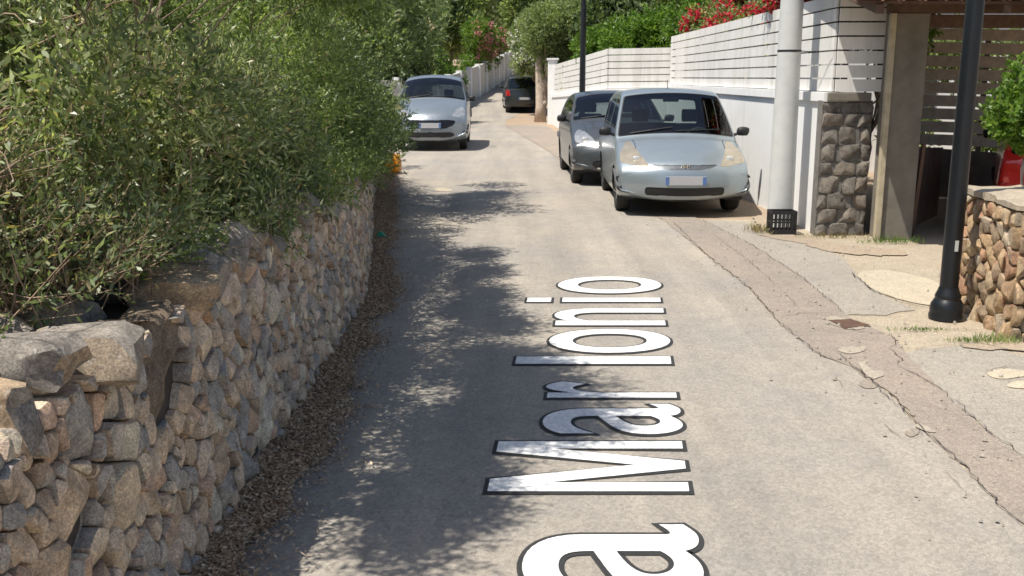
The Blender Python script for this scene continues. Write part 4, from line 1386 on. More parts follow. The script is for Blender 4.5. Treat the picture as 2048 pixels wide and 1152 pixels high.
silver = paint('silver_paint', (.33, .385, .415), .55, .32)
P_MINI = [  # y, z, crown, fillet : silver one-box hatch
    (.13, .19, .14, .07), (.04, .25, .16, .09), (.0, .40, .17, .09), (.015, .55, .165, .09), (.06, .645, .15, .10), (.16, .725, .12, .10), (.45, .85, .07, .11), (.76, .945, .05, .10), (.91, .98, .06, .06),
    (.97, 1.01, .07, .05), (1.30, 1.30, .07, .05), (1.62, 1.535, .055, .06), (1.80, 1.59, .04, .08), (2.3, 1.605, .04, .09), (2.95, 1.58, .04, .09), (3.38, 1.50, .04, .08), (3.46, 1.45, .05, .06), (3.70, 1.02, .06, .06),
    (3.78, .92, .07, .07), (3.82, .62, .10, .08), (3.82, .40, .12, .07), (3.74, .24, .10, .05), (3.55, .19, .05, .04), (1.9, .18, .03, .04), (.4, .18, .06, .04)]
SPEC_MINI = dict(L=3.82, W=1.675, H=1.605, prof=P_MINI, step=.016, nc=60, ns=60, belt=.97, tumble=.20, windscreen=(.985, 1.615), rear_glass=(3.47, 3.69), side_end=3.35, pillars=(1.32, 2.22, 3.02), axles=(.82, 3.25), wheel_r=.29,
    paint=silver, mirror=(1.18, 1.0), seats=1.70, plates=[(-.01, .475, -1), (3.835, .8, 1)], antenna=(1.95, 1.60), badge=(.045, .645), front_round=.42, hood_lines=(.52, .88, .80), bulbs=[(.60, .72, .05)], front_taper=.06, sill=.225,
    front=[('headlight', [(.445, .645), (.56, .645), (.80, .68), (.80, .78), (.70, .915), (.635, .925), (.55, .79)], .85),
           ('grille', [(-1, .600), (.20, .607), (.34, .632), (.44, .672), (.30, .668), (-1, .655)], .35), ('intake', [(-1, .282), (.47, .282), (.51, .31), (.50, .385), (-1, .397)], .3),
           ('fog_recess', [(.50, .36), (.66, .36), (.66, .40), (.50, .40)], .001)],
    rear=[('tail_lamp', [(.60, .62), (.84, .62), (.80, 1.0), (.64, 1.0)], 3.4)],
    mats={'headlight': M['lamp_amber'], 'grille': M['grille_grey'], 'intake': M['black_plastic'], 'tail_lamp': M['lamp_red']})
car('silver five door hatchback parked against the white wall', (2.20, 12.66, .012), math.radians(-.9), SPEC_MINI)

P_HATCH = [
    (.12, .20, .17, .05), (.03, .27, .22, .06), (.0, .42, .24, .07), (.02, .58, .23, .08), (.09, .70, .20, .10), (.22, .80, .14, .12), (.55, .92, .08, .12), (.90, 1.0, .06, .10), (1.05, 1.035, .06, .07),
    (1.12, 1.07, .07, .06), (1.50, 1.31, .08, .06), (1.80, 1.46, .07, .08), (2.10, 1.51, .06, .10), (2.6, 1.515, .05, .10), (3.1, 1.47, .05, .10), (3.45, 1.38, .06, .08), (3.55, 1.30, .07, .07), (3.76, 1.0, .08, .07),
    (3.83, .90, .09, .08), (3.87, .62, .12, .08), (3.85, .38, .12, .07), (3.75, .24, .10, .05), (3.55, .19, .05, .04), (1.9, .18, .03, .04), (.4, .18, .06, .04)]
SPEC_HATCH = dict(L=3.87, W=1.67, H=1.515, prof=P_HATCH, step=.022, nc=44, ns=44, belt=1.0, tumble=.25, windscreen=(1.13, 1.78), rear_glass=(3.56, 3.75), side_end=3.4, pillars=(2.3, 3.1), axles=(.80, 3.24), wheel_r=.30,
    paint=paint('charcoal_paint', (.075, .085, .095), .4, .34), mirror=(1.38, 1.02), seats=1.85, plates=[(3.885, .8, 1)], front_taper=.08, front_round=.46, hood_lines=(.5, 1.0, .84), bulbs=[(.63, .74, .055)], sill=.235,
    front=[('headlight', [(.45, .66), (.62, .64), (.80, .72), (.80, .80), (.72, .90), (.60, .86), (.50, .76)], .9), ('grille', [(-1, .62), (.34, .62), (.36, .66), (-1, .66)], .3), ('intake', [(-1, .31), (.48, .31), (.54, .36), (.50, .43), (-1, .46)], .3), ('chrome_strip', [(-1, .285), (.46, .285), (.46, .308), (-1, .308)], .3)],
    rear=[('tail_lamp', [(.62, .7), (.84, .7), (.80, 1.05), (.66, 1.05)], 3.4)],
    mats={'headlight': M['lamp_clear'], 'grille': M['chrome'], 'intake': M['black_plastic'], 'tail_lamp': M['lamp_red'], 'chrome_strip': M['chrome']})
car('dark grey hatchback parked behind the silver hatchback', (1.84, 16.25, .012), math.radians(1.5), SPEC_HATCH)

P_MPV = [
    (.12, .20, .20, .05), (.03, .28, .25, .06), (.0, .44, .27, .07), (.02, .60, .26, .08), (.08, .72, .22, .10), (.22, .84, .15, .12), (.55, .98, .09, .12), (.88, 1.08, .06, .10), (1.0, 1.11, .06, .07),
    (1.06, 1.14, .08, .06), (1.5, 1.42, .09, .06), (1.80, 1.57, .08, .08), (2.10, 1.63, .06, .10), (2.7, 1.645, .05, .10), (3.4, 1.61, .05, .10), (3.85, 1.52, .06, .08), (3.95, 1.45, .07, .07), (4.15, 1.08, .08, .07),
    (4.22, .98, .09, .08), (4.26, .66, .12, .08), (4.25, .40, .12, .07), (4.15, .25, .10, .05), (3.9, .20, .05, .04), (2.1, .19, .03, .04), (.4, .19, .06, .04)]
SPEC_MPV = dict(L=4.26, W=1.76, H=1.645, prof=P_MPV, step=.026, nc=36, ns=40, belt=1.06, tumble=.24, windscreen=(1.07, 1.78), rear_glass=(3.96, 4.14), side_end=3.8, pillars=(1.5, 2.4, 3.3), axles=(.88, 3.55), wheel_r=.31,
    paint=paint('silver_blue_paint', (.235, .275, .31), .45, .34), mirror=(1.35, 1.08), seats=1.9, plates=[(-.012, .56, -1)], front_taper=.08, front_round=.5,
    front=[('headlight', [(.50, .76), (.66, .72), (.84, .78), (.84, .86), (.74, .95), (.62, .90)], 1.0), ('grille', [(-1, .66), (.42, .68), (.62, .66), (.55, .56), (.40, .50), (-1, .48)], .4), ('intake', [(-1, .30), (.50, .30), (.60, .36), (.50, .42), (-1, .44)], .4), ('badge_strip', [(-1, .72), (.10, .72), (.10, .75), (-1, .75)], .3)],
    rear=[], mats={'headlight': M['lamp_clear'], 'grille': M['black_gloss'], 'intake': M['black_plastic'], 'badge_strip': M['chrome']})
mpv = car('silver people carrier facing the camera beyond the hedge', (-1.95, 24.0, .012), math.radians(1.0), SPEC_MPV)
mpv.scale = (1, 1, 1.09)

P_BOX = [   # rear view: this one stands nose away, so its profile is used turned round
    (.14, .24, .10, .05), (.04, .30, .14, .06), (.0, .45, .16, .07), (.01, .62, .15, .08), (.06, .74, .13, .09), (.20, .86, .10, .10), (.55, .96, .07, .10), (.90, 1.03, .05, .08), (1.02, 1.06, .05, .06),
    (1.08, 1.10, .06, .05), (1.40, 1.40, .06, .05), (1.62, 1.54, .05, .06), (1.85, 1.59, .04, .08), (2.4, 1.60, .04, .08), (3.1, 1.59, .04, .08), (3.48, 1.56, .04, .07), (3.55, 1.50, .05, .06), (3.62, 1.08, .06, .06),
    (3.66, 1.0, .07, .07), (3.70, .70, .09, .08), (3.70, .45, .10, .07), (3.64, .28, .09, .05), (3.45, .22, .05, .04), (1.9, .21, .03, .04), (.4, .21, .06, .04)]
SPEC_BOX = dict(L=3.70, W=1.66, H=1.60, prof=P_BOX, step=.03, nc=30, ns=34, belt=1.05, tumble=.18, windscreen=(1.09, 1.6), rear_glass=(3.55, 3.625), side_end=3.4, pillars=(2.2, 3.0), axles=(.75, 3.08), wheel_r=.30,
    paint=paint('black_green_paint', (.012, .018, .02), .2, .3), mirror=(1.3, 1.06), seats=1.75, plates=[(3.715, .62, 1)], wipers=False,
    front=[], rear=[('tail_lamp', [(.62, .74), (.84, .74), (.82, 1.0), (.66, 1.0)], 3.3)], mats={'tail_lamp': M['lamp_red']})
car('black boxy hatchback parked by the pale tree trunk up the lane', (.36, 48.6, .155), math.radians(180 + 3), SPEC_BOX)

SPEC_RED = dict(SPEC_HATCH); SPEC_RED.update(step=.03, nc=30, ns=30, paint=paint('red_paint', (.42, .012, .015), .1, .25), wipers=False, plates=[(3.885, .8, 1)],
    rear=[('tail_lamp', [(.55, .66), (.84, .66), (.80, 1.0), (.62, 1.0)], 3.4), ('reversing_lamp', [(.40, .72), (.55, .72), (.55, .80), (.40, .80)], 3.4)])
SPEC_RED['mats'] = dict(SPEC_HATCH['mats']); SPEC_RED['mats']['reversing_lamp'] = M['plate']
car('red car glimpsed behind the rubble wall and small citrus tree', (7.56, 13.8, .006), math.radians(180 - 25), SPEC_RED)
# ------------------------------------------------------------------ vegetation
def unit(n):
    v = RNG.normal(size=(n, 3)); return v / (np.linalg.norm(v, axis=1, keepdims=True) + 1e-9)

def leaf_quads(base, d, L, Wd, roll=None):
    """folded lance-shaped leaf: four points, two triangles' worth of bend"""
    n = len(base)
    r = unit(n)
    s = np.cross(d, r); s /= np.linalg.norm(s, axis=1, keepdims=True) + 1e-9
    up = np.cross(s, d)
    L = L[:, None]; Wd = Wd[:, None]
    mid = base + d * L * .45
    droop = RNG.uniform(-.12, .22, (n, 1)) * L
    v = np.stack([base, mid - s * Wd * .5 + up * Wd * .12, base + d * L - up * droop, mid + s * Wd * .5 + up * Wd * .12], 1)
    return v.reshape(-1, 3)

def crown_points(ells, n, shell=.4, hole=None):
    E_ = np.array([(*c, *r) for c, r in ells], float)
    w = (E_[:, 3] * E_[:, 4] + E_[:, 3] * E_[:, 5] + E_[:, 4] * E_[:, 5]); w /= w.sum()
    k = RNG.choice(len(E_), n, p=w)
    d = unit(n)
    rho = 1 - shell * RNG.random(n) ** 1.6
    p = E_[k, :3] + d * E_[k, 3:] * rho[:, None]
    nrm = d / E_[k, 3:]; nrm /= np.linalg.norm(nrm, axis=1, keepdims=True)
    return p, nrm, rho

def foliage(name, parent, ells, n_twig, per, L, Wd, mat, keep=None, up=.35, spread=.7, inner=.25, shell=.4, twig_len=.16):
    p, nrm, rho = crown_points(ells, n_twig, shell)
    # clumping: drop twigs where a coarse noise is low, so that gaps open
    cl = np.array([noise.noise((q[0] * 2.6, q[1] * 2.6, q[2] * 2.6)) for q in p])
    ok = cl > -.14 - .25 * RNG.random(len(p))
    if keep is not None: ok &= keep(p)
    p, nrm = p[ok], nrm[ok]
    T = len(p)
    td = nrm * .8 + unit(T) * spread + np.array([0, 0, up]); td /= np.linalg.norm(td, axis=1, keepdims=True)
    tl = RNG.uniform(.5, 1.4, T) * twig_len
    k = np.arange(per)
    frac = (k + .5) / per
    base = p[:, None] + td[:, None] * (tl[:, None] * frac[None])[..., None]
    sd = RNG.normal(size=(T, per, 3)); sd -= (sd * td[:, None]).sum(-1, keepdims=True) * td[:, None]
    sd /= np.linalg.norm(sd, axis=-1, keepdims=True) + 1e-9
    ld = td[:, None] * RNG.uniform(.35, 1.0, (T, per, 1)) + sd * RNG.uniform(.5, 1.0, (T, per, 1)); ld /= np.linalg.norm(ld, axis=-1, keepdims=True)
    n = T * per
    v = leaf_quads(base.reshape(-1, 3), ld.reshape(-1, 3), RNG.uniform(.65, 1.25, n) * L, RNG.uniform(.7, 1.25, n) * Wd)
    m_in = int(n * inner)
    if m_in:
        q, nn, _ = crown_points([(c, tuple(x * .82 for x in r)) for c, r in ells], m_in, .85)
        if keep is not None: q = q[keep(q)]
        v2 = leaf_quads(q, unit(len(q)), RNG.uniform(.9, 1.4, len(q)) * L, RNG.uniform(1.1, 1.9, len(q)) * Wd)
        v = np.concatenate([v, v2])
    o = parent.location
    v = v - np.array([o.x, o.y, o.z])
    ob = mesh_np(name, v, np.arange(len(v)).reshape(-1, 4), mat, parent)
    return tag(ob, kind='stuff'), p, td, tl

def limbs(parent, base, tips, r0, mat, name='trunk', fork=.45, n=7, wob=.12):
    mb = MB()
    b = Vector(base)
    o = parent.location
    c = sum((Vector(t) for t in tips), Vector()) / len(tips)
    fk = b.lerp(c, fork); fk.x = b.x + (fk.x - b.x) * .6; fk.y = b.y + (fk.y - b.y) * .6
    def wobbly(a, e, k, am, sd):
        pts = []
        for i in range(k + 1):
            t = i / k
            q = a.lerp(e, t)
            w = am * math.sin(math.pi * t)
            pts.append(q + Vector((noise.noise((t * 3, sd, 1)), noise.noise((t * 3, sd, 7)), .4 * noise.noise((t * 3, sd, 3)))) * w * 2 - o)
        return pts
    k = 6
    mb.tube(wobbly(b, fk, k, wob, b.x * 3.1 + b.y), [r0 * (1.25 - .5 * i / k) if i else r0 * 1.45 for i in range(k + 1)], n)
    for j, t in enumerate(tips):
        mb.tube(wobbly(fk, Vector(t), 5, wob * 2, j * 7.7 + b.y), [r0 * (.62 - .55 * i / 5) for i in range(6)], max(5, n - 2))
    return mb.build(name, mat, parent, True)

def twigs(parent, p, td, tl, r, mat, step=1, name='twigs', back=1.0):
    mb = MB(); o = np.array(parent.location)
    for i in range(0, len(p), step):
        a = p[i] - td[i] * tl[i] * back - o; e = p[i] + td[i] * tl[i] * .9 - o
        m_ = (a + e) / 2 + RNG.normal(size=3) * tl[i] * .08
        mb.tube([a, m_, e], [r * 1.2, r, r * .5], 3, False)
    return tag(mb.build(name, mat, parent), kind='stuff')

def blossoms(name, parent, pts, mat, r=.03, petals=5):
    n = len(pts)
    o = np.array(parent.location)
    d = unit(n); d[:, 2] = np.abs(d[:, 2]); 
    v = []
    for k in range(petals):
        a = unit(n); a -= (a * d).sum(1, keepdims=True) * d * .6; a /= np.linalg.norm(a, axis=1, keepdims=True)
        v.append(leaf_quads(pts - o, a, np.full(n, r) * RNG.uniform(.7, 1.3, n), np.full(n, r * .9)).reshape(n, 4, 3))
    v = np.concatenate(v, 0).reshape(-1, 3)
    return tag(mesh_np(name, v, np.arange(len(v)).reshape(-1, 4), mat, parent), kind='stuff')

M['leaf_olive'] = leaf_mat('olive_leaf', [(0, (.055, .075, .036)), (.3, (.09, .118, .055)), (.6, (.15, .18, .09)), (.82, (.23, .26, .15)), (.93, (.32, .33, .22)), (1, (.28, .21, .11))], .36, .36, 1.8)
M['leaf_deep'] = leaf_mat('deep_leaf', [(0, (.045, .068, .03)), (.4, (.075, .108, .044)), (.75, (.12, .158, .066)), (1, (.21, .235, .12))], .34, .4, 1.65)
M['leaf_mid'] = leaf_mat('mid_leaf', [(0, (.065, .092, .036)), (.4, (.105, .145, .054)), (.75, (.16, .205, .082)), (1, (.25, .28, .14))], .40, .42, 1.7)
M['leaf_bright'] = leaf_mat('bright_leaf', [(0, (.06, .12, .018)), (.4, (.10, .185, .028)), (.8, (.15, .25, .042)), (1, (.21, .29, .065))], .36, .4, 1.1)
M['leaf_dry'] = leaf_mat('dry_leaf', [(0, (.10, .08, .035)), (.4, (.16, .13, .055)), (.7, (.12, .12, .04)), (1, (.24, .19, .10))], .2, .6)
M['leaf_dark'] = leaf_mat('dark_leaf', [(0, (.035, .052, .024)), (.5, (.058, .085, .034)), (1, (.10, .135, .055))], .28, .45, 1.6)
M['leaf_silver'] = leaf_mat('grey_green_leaf', [(0, (.085, .115, .045)), (.5, (.14, .18, .075)), (1, (.23, .27, .13))], .34, .45)
def petal(name, c):
    m, nt, b = nt_new(name)
    nt.links.new(ramp(nt, island_random(nt), [(0, tuple(x * .75 for x in c)), (1, tuple(min(1, x * 1.15) for x in c))]), b.inputs['Base Color'])
    b.inputs['Roughness'].default_value = .6
    t = N(nt, 'ShaderNodeBsdfTranslucent'); t.inputs[0].default_value = (*c, 1)
    mx = N(nt, 'ShaderNodeMixShader'); mx.inputs[0].default_value = .3
    nt.links.new(b.outputs[0], mx.inputs[1]); nt.links.new(t.outputs[0], mx.inputs[2]); nt.links.new(mx.outputs[0], nt.nodes['Material Output'].inputs[0])
    return m
M['red_petal'] = petal('red_petal', (.62, .03, .06)); M['pink_petal'] = petal('pink_petal', (.66, .30, .30)); M['white_petal'] = petal('white_petal', (.80, .78, .68)); M['cream_petal'] = petal('cream_petal', (.66, .58, .34))

def off_wall(p):
    """foliage stays clear of the stone wall and of the lane below its drooping hem"""
    xw = np.interp(p[:, 1], [q[1] for q in WALL], [q[0] for q in WALL])
    ov = p[:, 0] - xw
    hem = np.interp(p[:, 1], [2, 3.2, 4.2, 5, 6, 8, 10, 13, 19], [1.16, 1.12, 1.10, 1.01, .99, .95, .92, .74, .45])
    wob = np.array([noise.noise((q[1] * 2.2, q[0] * 2, 4.)) for q in p]) * .14
    return np.where(ov > -.55, p[:, 2] > hem + wob + .25 * np.clip(ov, 0, 1), True)

def ell_cloud(n, x, y, z, r, seed, zr=1.):
    q = random.Random(seed)
    return [((q.uniform(*x), q.uniform(*y), q.uniform(*z)), (q.uniform(*r), q.uniform(*r) * 1.1, q.uniform(*r) * zr)) for _ in range(n)]

def free(p): return np.ones(len(p), bool)
def bush(name, label, cat, base, ells, n_twig, per, L, Wd, mat, keep=off_wall, r0=.05, bark='bark', group=None, tw=0, tw_r=.0025, **kw):
    t = thing(name, label, cat, base, group=group)
    ob, p, td, tl = foliage('crown', t, ells, n_twig, per, L, Wd, mat, keep, **kw)
    tips = [e[0] for e in ells]
    random.Random(len(label)).shuffle(tips)
    limbs(t, base, tips[:7], r0, M[bark])
    if tw: twigs(t, p, td, tl, tw_r, M['twig'], tw)
    return t, p, td

GH = 'shrubs behind the stone wall'
def mound(y0, y1, n, seed, x0=-1.5, dx=1.6, z0=1.15, dz=1.35, r=(.28, .44)):
    """shrub mass that leans back from the wall: low at the hem, higher behind"""
    q = random.Random(seed); out = []
    for _ in range(n):
        t_ = q.random(); y = q.uniform(y0, y1)
        xw = float(np.interp(y, [w[1] for w in WALL], [w[0] for w in WALL])) + 1.17
        k = q.uniform(*r) * (1 + .35 * t_)
        out.append(((x0 + xw - dx * t_ + q.uniform(-.1, .1), y, z0 + dz * t_ + q.uniform(-.16, .12)), (k, k * 1.15, k * .9)))
    return out
def hem_line(y0, y1, n, seed, z=(1.0, 1.15), r=(.18, .28), o=(-.3, -.05)):
    q = random.Random(seed); out = []
    for i in range(n):
        y = y0 + (y1 - y0) * (i + q.uniform(.2, .8)) / n
        xw = float(np.interp(y, [w[1] for w in WALL], [w[0] for w in WALL]))
        k = q.uniform(*r)
        out.append(((xw + q.uniform(*o), y, q.uniform(*z)), (k, k * 1.4, k * .8)))
    return out
# nearest, full of bare brown twigs
e1 = mound(2.2, 4.1, 15, 1, -1.75, 1.5, 1.2, 1.0) + hem_line(3.0, 3.75, 3, 2, (1.12, 1.2), (.16, .22), (-.4, -.25))
t1, p1, d1 = bush('wild_shrub', 'twiggy brown and green shrub over the near end of the stone wall', 'shrub', (-2.3, 3.2, .3), e1, 7000, 7, .042, .0125, M['leaf_olive'], tw=1, tw_r=.0024, group=GH, inner=.35)
tag(foliage('dry_sprays', t1, e1, 2600, 5, .04, .009, M['leaf_dry'], off_wall, inner=0)[0], kind='stuff')
# long bare branches
rq = random.Random(8)
for i in range(72):
    a = Vector((rq.uniform(-2.5, -1.65), rq.uniform(2.4, 4.6), rq.uniform(1.2, 2.0)))
    d_ = Vector((rq.uniform(-.4, .7), rq.uniform(-.7, .5), rq.uniform(-.35, .55))).normalized()
    pts = [a - Vector((-2.3, 3.2, .3))]
    for k in range(8):
        d_ = (d_ + Vector((rq.uniform(-.35, .35), rq.uniform(-.35, .35), rq.uniform(-.3, .3)))).normalized()
        q = pts[-1] + d_ * rq.uniform(.05, .10)
        if (q.x - 2.3) > -1.4: break
        pts.append(q)
    if len(pts) > 3: MB().tube(pts, [.0042 - .003 * k / len(pts) for k in range(len(pts))], 5, False).build('bare_branch', M['twig'], t1, True)

e2 = mound(3.9, 6.1, 18, 3, -1.5, 1.6, 1.2, 1.45) + hem_line(4.55, 6.0, 5, 4, (.98, 1.1), (.18, .26)) + hem_line(3.3, 6.1, 7, 24, (1.5, 1.78), (.18, .26), (-.42, -.22))
e2b = [((-1.35, 4.2, 3.0), (.35, .5, .28)), ((-1.15, 4.7, 3.2), (.4, .5, .3)), ((-1.2, 5.1, 2.95), (.35, .4, .3)), ((-1.5, 3.6, 2.75), (.3, .45, .25)), ((-1.3, 5.4, 3.1), (.35, .4, .25)), ((-1.3, 4.5, 2.6), (.3, .55, .22)), ((-1.3, 3.3, 2.55), (.25, .3, .2)), ((-1.45, 3.0, 2.45), (.2, .4, .15)), ((-1.3, 3.8, 2.6), (.22, .4, .18)), ((-1.05, 4.15, 3.25), (.3, .35, .25)), ((-1.3, 5.7, 2.6), (.22, .45, .2)), ((-1.2, 5.2, 2.5), (.2, .4, .15)), ((-1.5, 3.4, 2.3), (.12, .4, .10)), ((-1.46, 4.3, 2.38), (.12, .5, .10)), ((-1.46, 5.3, 2.42), (.12, .5, .10)), ((-1.46, 6.1, 2.5), (.12, .45, .10))]  # sprays added overhead, mostly above view, to dapple the lane with shade
t2, p2, d2 = bush('narrow_leaved_shrub', 'tall narrow-leaved shrub arching over the wall above the brown upright stone', 'shrub', (-2.2, 5.0, .3), e2, 11500, 8, .052, .013, M['leaf_olive'], tw=5, tw_r=.002, group=GH, inner=.3)
tag(foliage('arching_sprays', t2, e2b, 5000, 7, .07, .013, M['leaf_olive'], None, inner=.5, shell=.8)[0], kind='stuff')
limbs(t2, (-2.2, 5.0, .3), [e[0] for e in e2b], .016, M['bark'], 'arching_limbs', fork=.5)
e3 = mound(5.8, 8.8, 22, 5, -1.45, 1.4, 1.1, 1.4, (.32, .5)) + hem_line(6.0, 8.8, 8, 6, (.9, 1.08), (.22, .32)) + hem_line(6.0, 8.8, 7, 26, (1.5, 1.9), (.2, .28), (-.4, -.18))
t3, p3, d3 = bush('oleander_shrub', 'dense green oleander drooping over the middle of the stone wall', 'shrub', (-2.2, 7.2, .3), e3, 11500, 8, .058, .014, M['leaf_mid'], tw=8, tw_r=.002, group=GH, inner=.3)
e3b = [((-1.25, 6.4, 2.75), (.3, .4, .22)), ((-1.3, 7.5, 2.55), (.22, .5, .18)), ((-1.35, 8.5, 2.6), (.25, .45, .2)), ((-1.3, 6.9, 2.5), (.2, .5, .16)), ((-1.4, 9.4, 2.5), (.22, .5, .2)), ((-1.48, 7.0, 2.5), (.12, .5, .10)), ((-1.48, 8.0, 2.55), (.12, .5, .10))]  # further overhead sprays, shaped to shade the lane beside the hedge
tag(foliage('arching_sprays', t3, e3b, 2300, 7, .08, .014, M['leaf_mid'], None, inner=.4, shell=.8)[0], kind='stuff')
limbs(t3, (-2.2, 7.2, .3), [e[0] for e in e3b], .014, M['bark'], 'arching_limbs', fork=.6)
e4 = mound(8.6, 12.4, 22, 7, -1.25, 1.2, 1.1, 1.6, (.38, .56)) + hem_line(8.8, 12.4, 8, 8, (.75, 1.05), (.26, .36))
t4, p4, d4 = bush('oleander_shrub', 'darker oleander with cream flower sprays beyond the drooping one', 'shrub', (-2.4, 10.4, .3), e4, 9500, 8, .068, .016, M['leaf_deep'], group=GH, inner=.35)
e5 = mound(12.2, 17.4, 18, 9, -1.15, 1.4, .9, 1.5, (.45, .65)) + ell_cloud(8, (-2.4, -1.45), (12.6, 16), (1.9, 3.3), (.45, .65), 10) + ell_cloud(7, (-1.65, -1.3), (11.5, 15.5), (1.9, 3.0), (.34, .46), 19)
t5, p5, d5 = bush('olive_tree', 'bushy olive leaning over the lane beside the people carrier', 'tree', (-2.9, 15.0, .2), e5, 9500, 7, .08, .018, M['leaf_deep'], group=GH, inner=.4, r0=.08)
e6 = ell_cloud(10, (-3.6, -2.9), (16.5, 19.5), (.5, 1.5), (.4, .6), 11)
bush('wild_shrub', 'low shrub at the far end of the stone wall by the orange sack', 'shrub', (-3.3, 18.2, .1), e6, 2600, 6, .09, .022, M['leaf_deep'], group=GH, inner=.4)
# cream flower sprays
for tt, pp, nn_ in ((t4, p4, 14), (t5, p5, 16)):
    vis = pp[(pp[:, 0] > -2.1) & (pp[:, 2] > 1.3) & (pp[:, 2] < 2.6)]
    cs = vis[RNG.choice(len(vis), nn_)]
    pts = np.concatenate([c + RNG.normal(0, .05, (9, 3)) for c in cs])
    blossoms('blossoms', tt, pts, M['cream_petal'], .028)
# little bright weeds on top of the wall
for i, (x, y, z, s_) in enumerate(((-1.42, 2.55, 1.02, .10), (-1.36, 3.72, 1.06, .13), (-1.30, 4.15, 1.02, .09))):
    t = thing('wall_weed', ['tuft of small green leaves on the nearest capstones', 'light green sprig rooted between capstones under the twiggy shrub', 'small green sprig hanging by the ochre capstone'][i], 'weed', (x, y, z))
    foliage('leaves', t, [((x, y, z + s_ * .6), (s_ * 1.2, s_ * 1.4, s_ * .7))], 170, 5, .026, .012, M['leaf_mid'], None, inner=0, shell=.9, twig_len=.05)
    limbs(t, (x, y, z - .03), [(x + .03, y, z + s_), (x - .04, y + .03, z + s_)], .004, M['twig'], 'stem')

# ---- behind the white walls
GB = 'garden shrubs behind the white walls'
def free(p): return np.ones(len(p), bool)
def behind_near(p): return (p[:, 0] > 3.66) | (p[:, 2] > 2.66)
eb = ell_cloud(19, (3.95, 4.9), (13.2, 22.4), (2.45, 3.0), (.38, .6), 31, .8)
tb, pb, db = bush('bougainvillea', 'bougainvillea with red blossom spilling over the tall board fence', 'shrub', (4.4, 17.5, 0), eb, 6500, 6, .08, .038, M['leaf_mid'], behind_near, group=GB, inner=.4, r0=.05)
sel = pb[(pb[:, 2] > 2.45)]
pn = np.array([noise.noise((q[0] * 1.2, q[1] * 1.0, q[2] * 1.5 + 20)) for q in sel])
cs = sel[pn > -.08]
cs = cs[RNG.choice(len(cs), min(len(cs), 2600), replace=False)]
blossoms('blossoms', tb, np.concatenate([c + RNG.normal(0, .045, (4, 3)) for c in cs]) + np.array([-.06, -.05, .04]), M['red_petal'], .038)
eb2 = ell_cloud(5, (3.95, 4.5), (11.7, 12.6), (2.15, 2.6), (.25, .4), 33)
tb2, pb2, _ = bush('bougainvillea', 'small bougainvillea hanging under the edge of the tiled canopy', 'shrub', (4.3, 12.2, 0), eb2, 1500, 6, .07, .035, M['leaf_bright'], behind_near, group=GB, inner=.3, r0=.03)
cs = pb2[RNG.choice(len(pb2), 60)]
blossoms('blossoms', tb2, np.concatenate([c + RNG.normal(0, .03, (4, 3)) for c in cs]), M['red_petal'], .03)
def behind_far(p): return (p[:, 0] > np.interp(p[:, 1], [22, 23, 37.6], [3.5, 2.3, 1.72])) | (p[:, 2] > 2.5)
for i, (x, y, h, r, lab, mk) in enumerate(((4.6, 24.6, 2.8, 1.0, 'bright green shrub topping the low fence next to the red blossom', 'leaf_bright'), (3.4, 26.3, 2.75, 1.0, 'bright green rounded shrub in the middle of the low fence', 'leaf_bright'),
                                         (2.75, 30.0, 2.6, .9, 'yellow green shrub behind the bend of the low fence', 'leaf_bright'), (2.6, 34., 2.3, .8, 'smaller green shrub behind the far end of the low fence', 'leaf_bright'), (5.9, 24.2, 3.3, 1.1, 'taller green shrub behind the red blossom', 'leaf_mid'))):
    ee = ell_cloud(8, (x - r * .5, x + r * .5), (y - r * .5, y + r * .5), (h - .7, h + .25), (r * .45, r * .7), 40 + i)
    bush('garden_shrub', lab, 'shrub', (x, y, 0), ee, 2600, 6, .13, .05, M[mk], behind_far, group=GB, inner=.4, r0=.04)

bush('garden_shrub', 'loose shrub behind the slatted screen of the carport', 'shrub', (7.6, 16.6, 0), ell_cloud(8, (6.4, 9.2), (16.2, 17.2), (.6, 2.4), (.35, .55), 48), 1500, 6, .1, .04, M['leaf_mid'], free, group=GB, inner=.4, r0=.03)
# ---- trees up the lane
GT = 'trees up the lane'
def tree(label, x, y, h, r, mat, seed, n=2600, L=.2, Wd=.07, zlo=.35, r0=.16, bark='bark', keep=free, name='tree', cells=11, lean=(0, 0), zr=.8, inner=.45):
    g = ground_slope_far(x, y)
    q = random.Random(seed)
    ee = []
    for _ in range(cells):
        a = q.random() * 6.283; rr = r * math.sqrt(q.random()) * .75
        z = h * q.uniform(zlo, .88)
        k = 1 - .5 * abs((z / h - .62) / .4)
        s_ = r * q.uniform(.32, .5)
        ee.append(((x + lean[0] + math.cos(a) * rr * k, y + lean[1] + math.sin(a) * rr * k, g + z), (s_, s_, s_ * zr)))
    t = thing(name, label, 'tree', (x, y, g - .1), group=GT)
    foliage('crown', t, ee, n, 6, L, Wd, mat, keep, inner=inner, twig_len=L * 1.4)
    limbs(t, (x, y, g - .1), [e[0] for e in ee[:7]], r0, M[bark], fork=.5)
    return t, ee
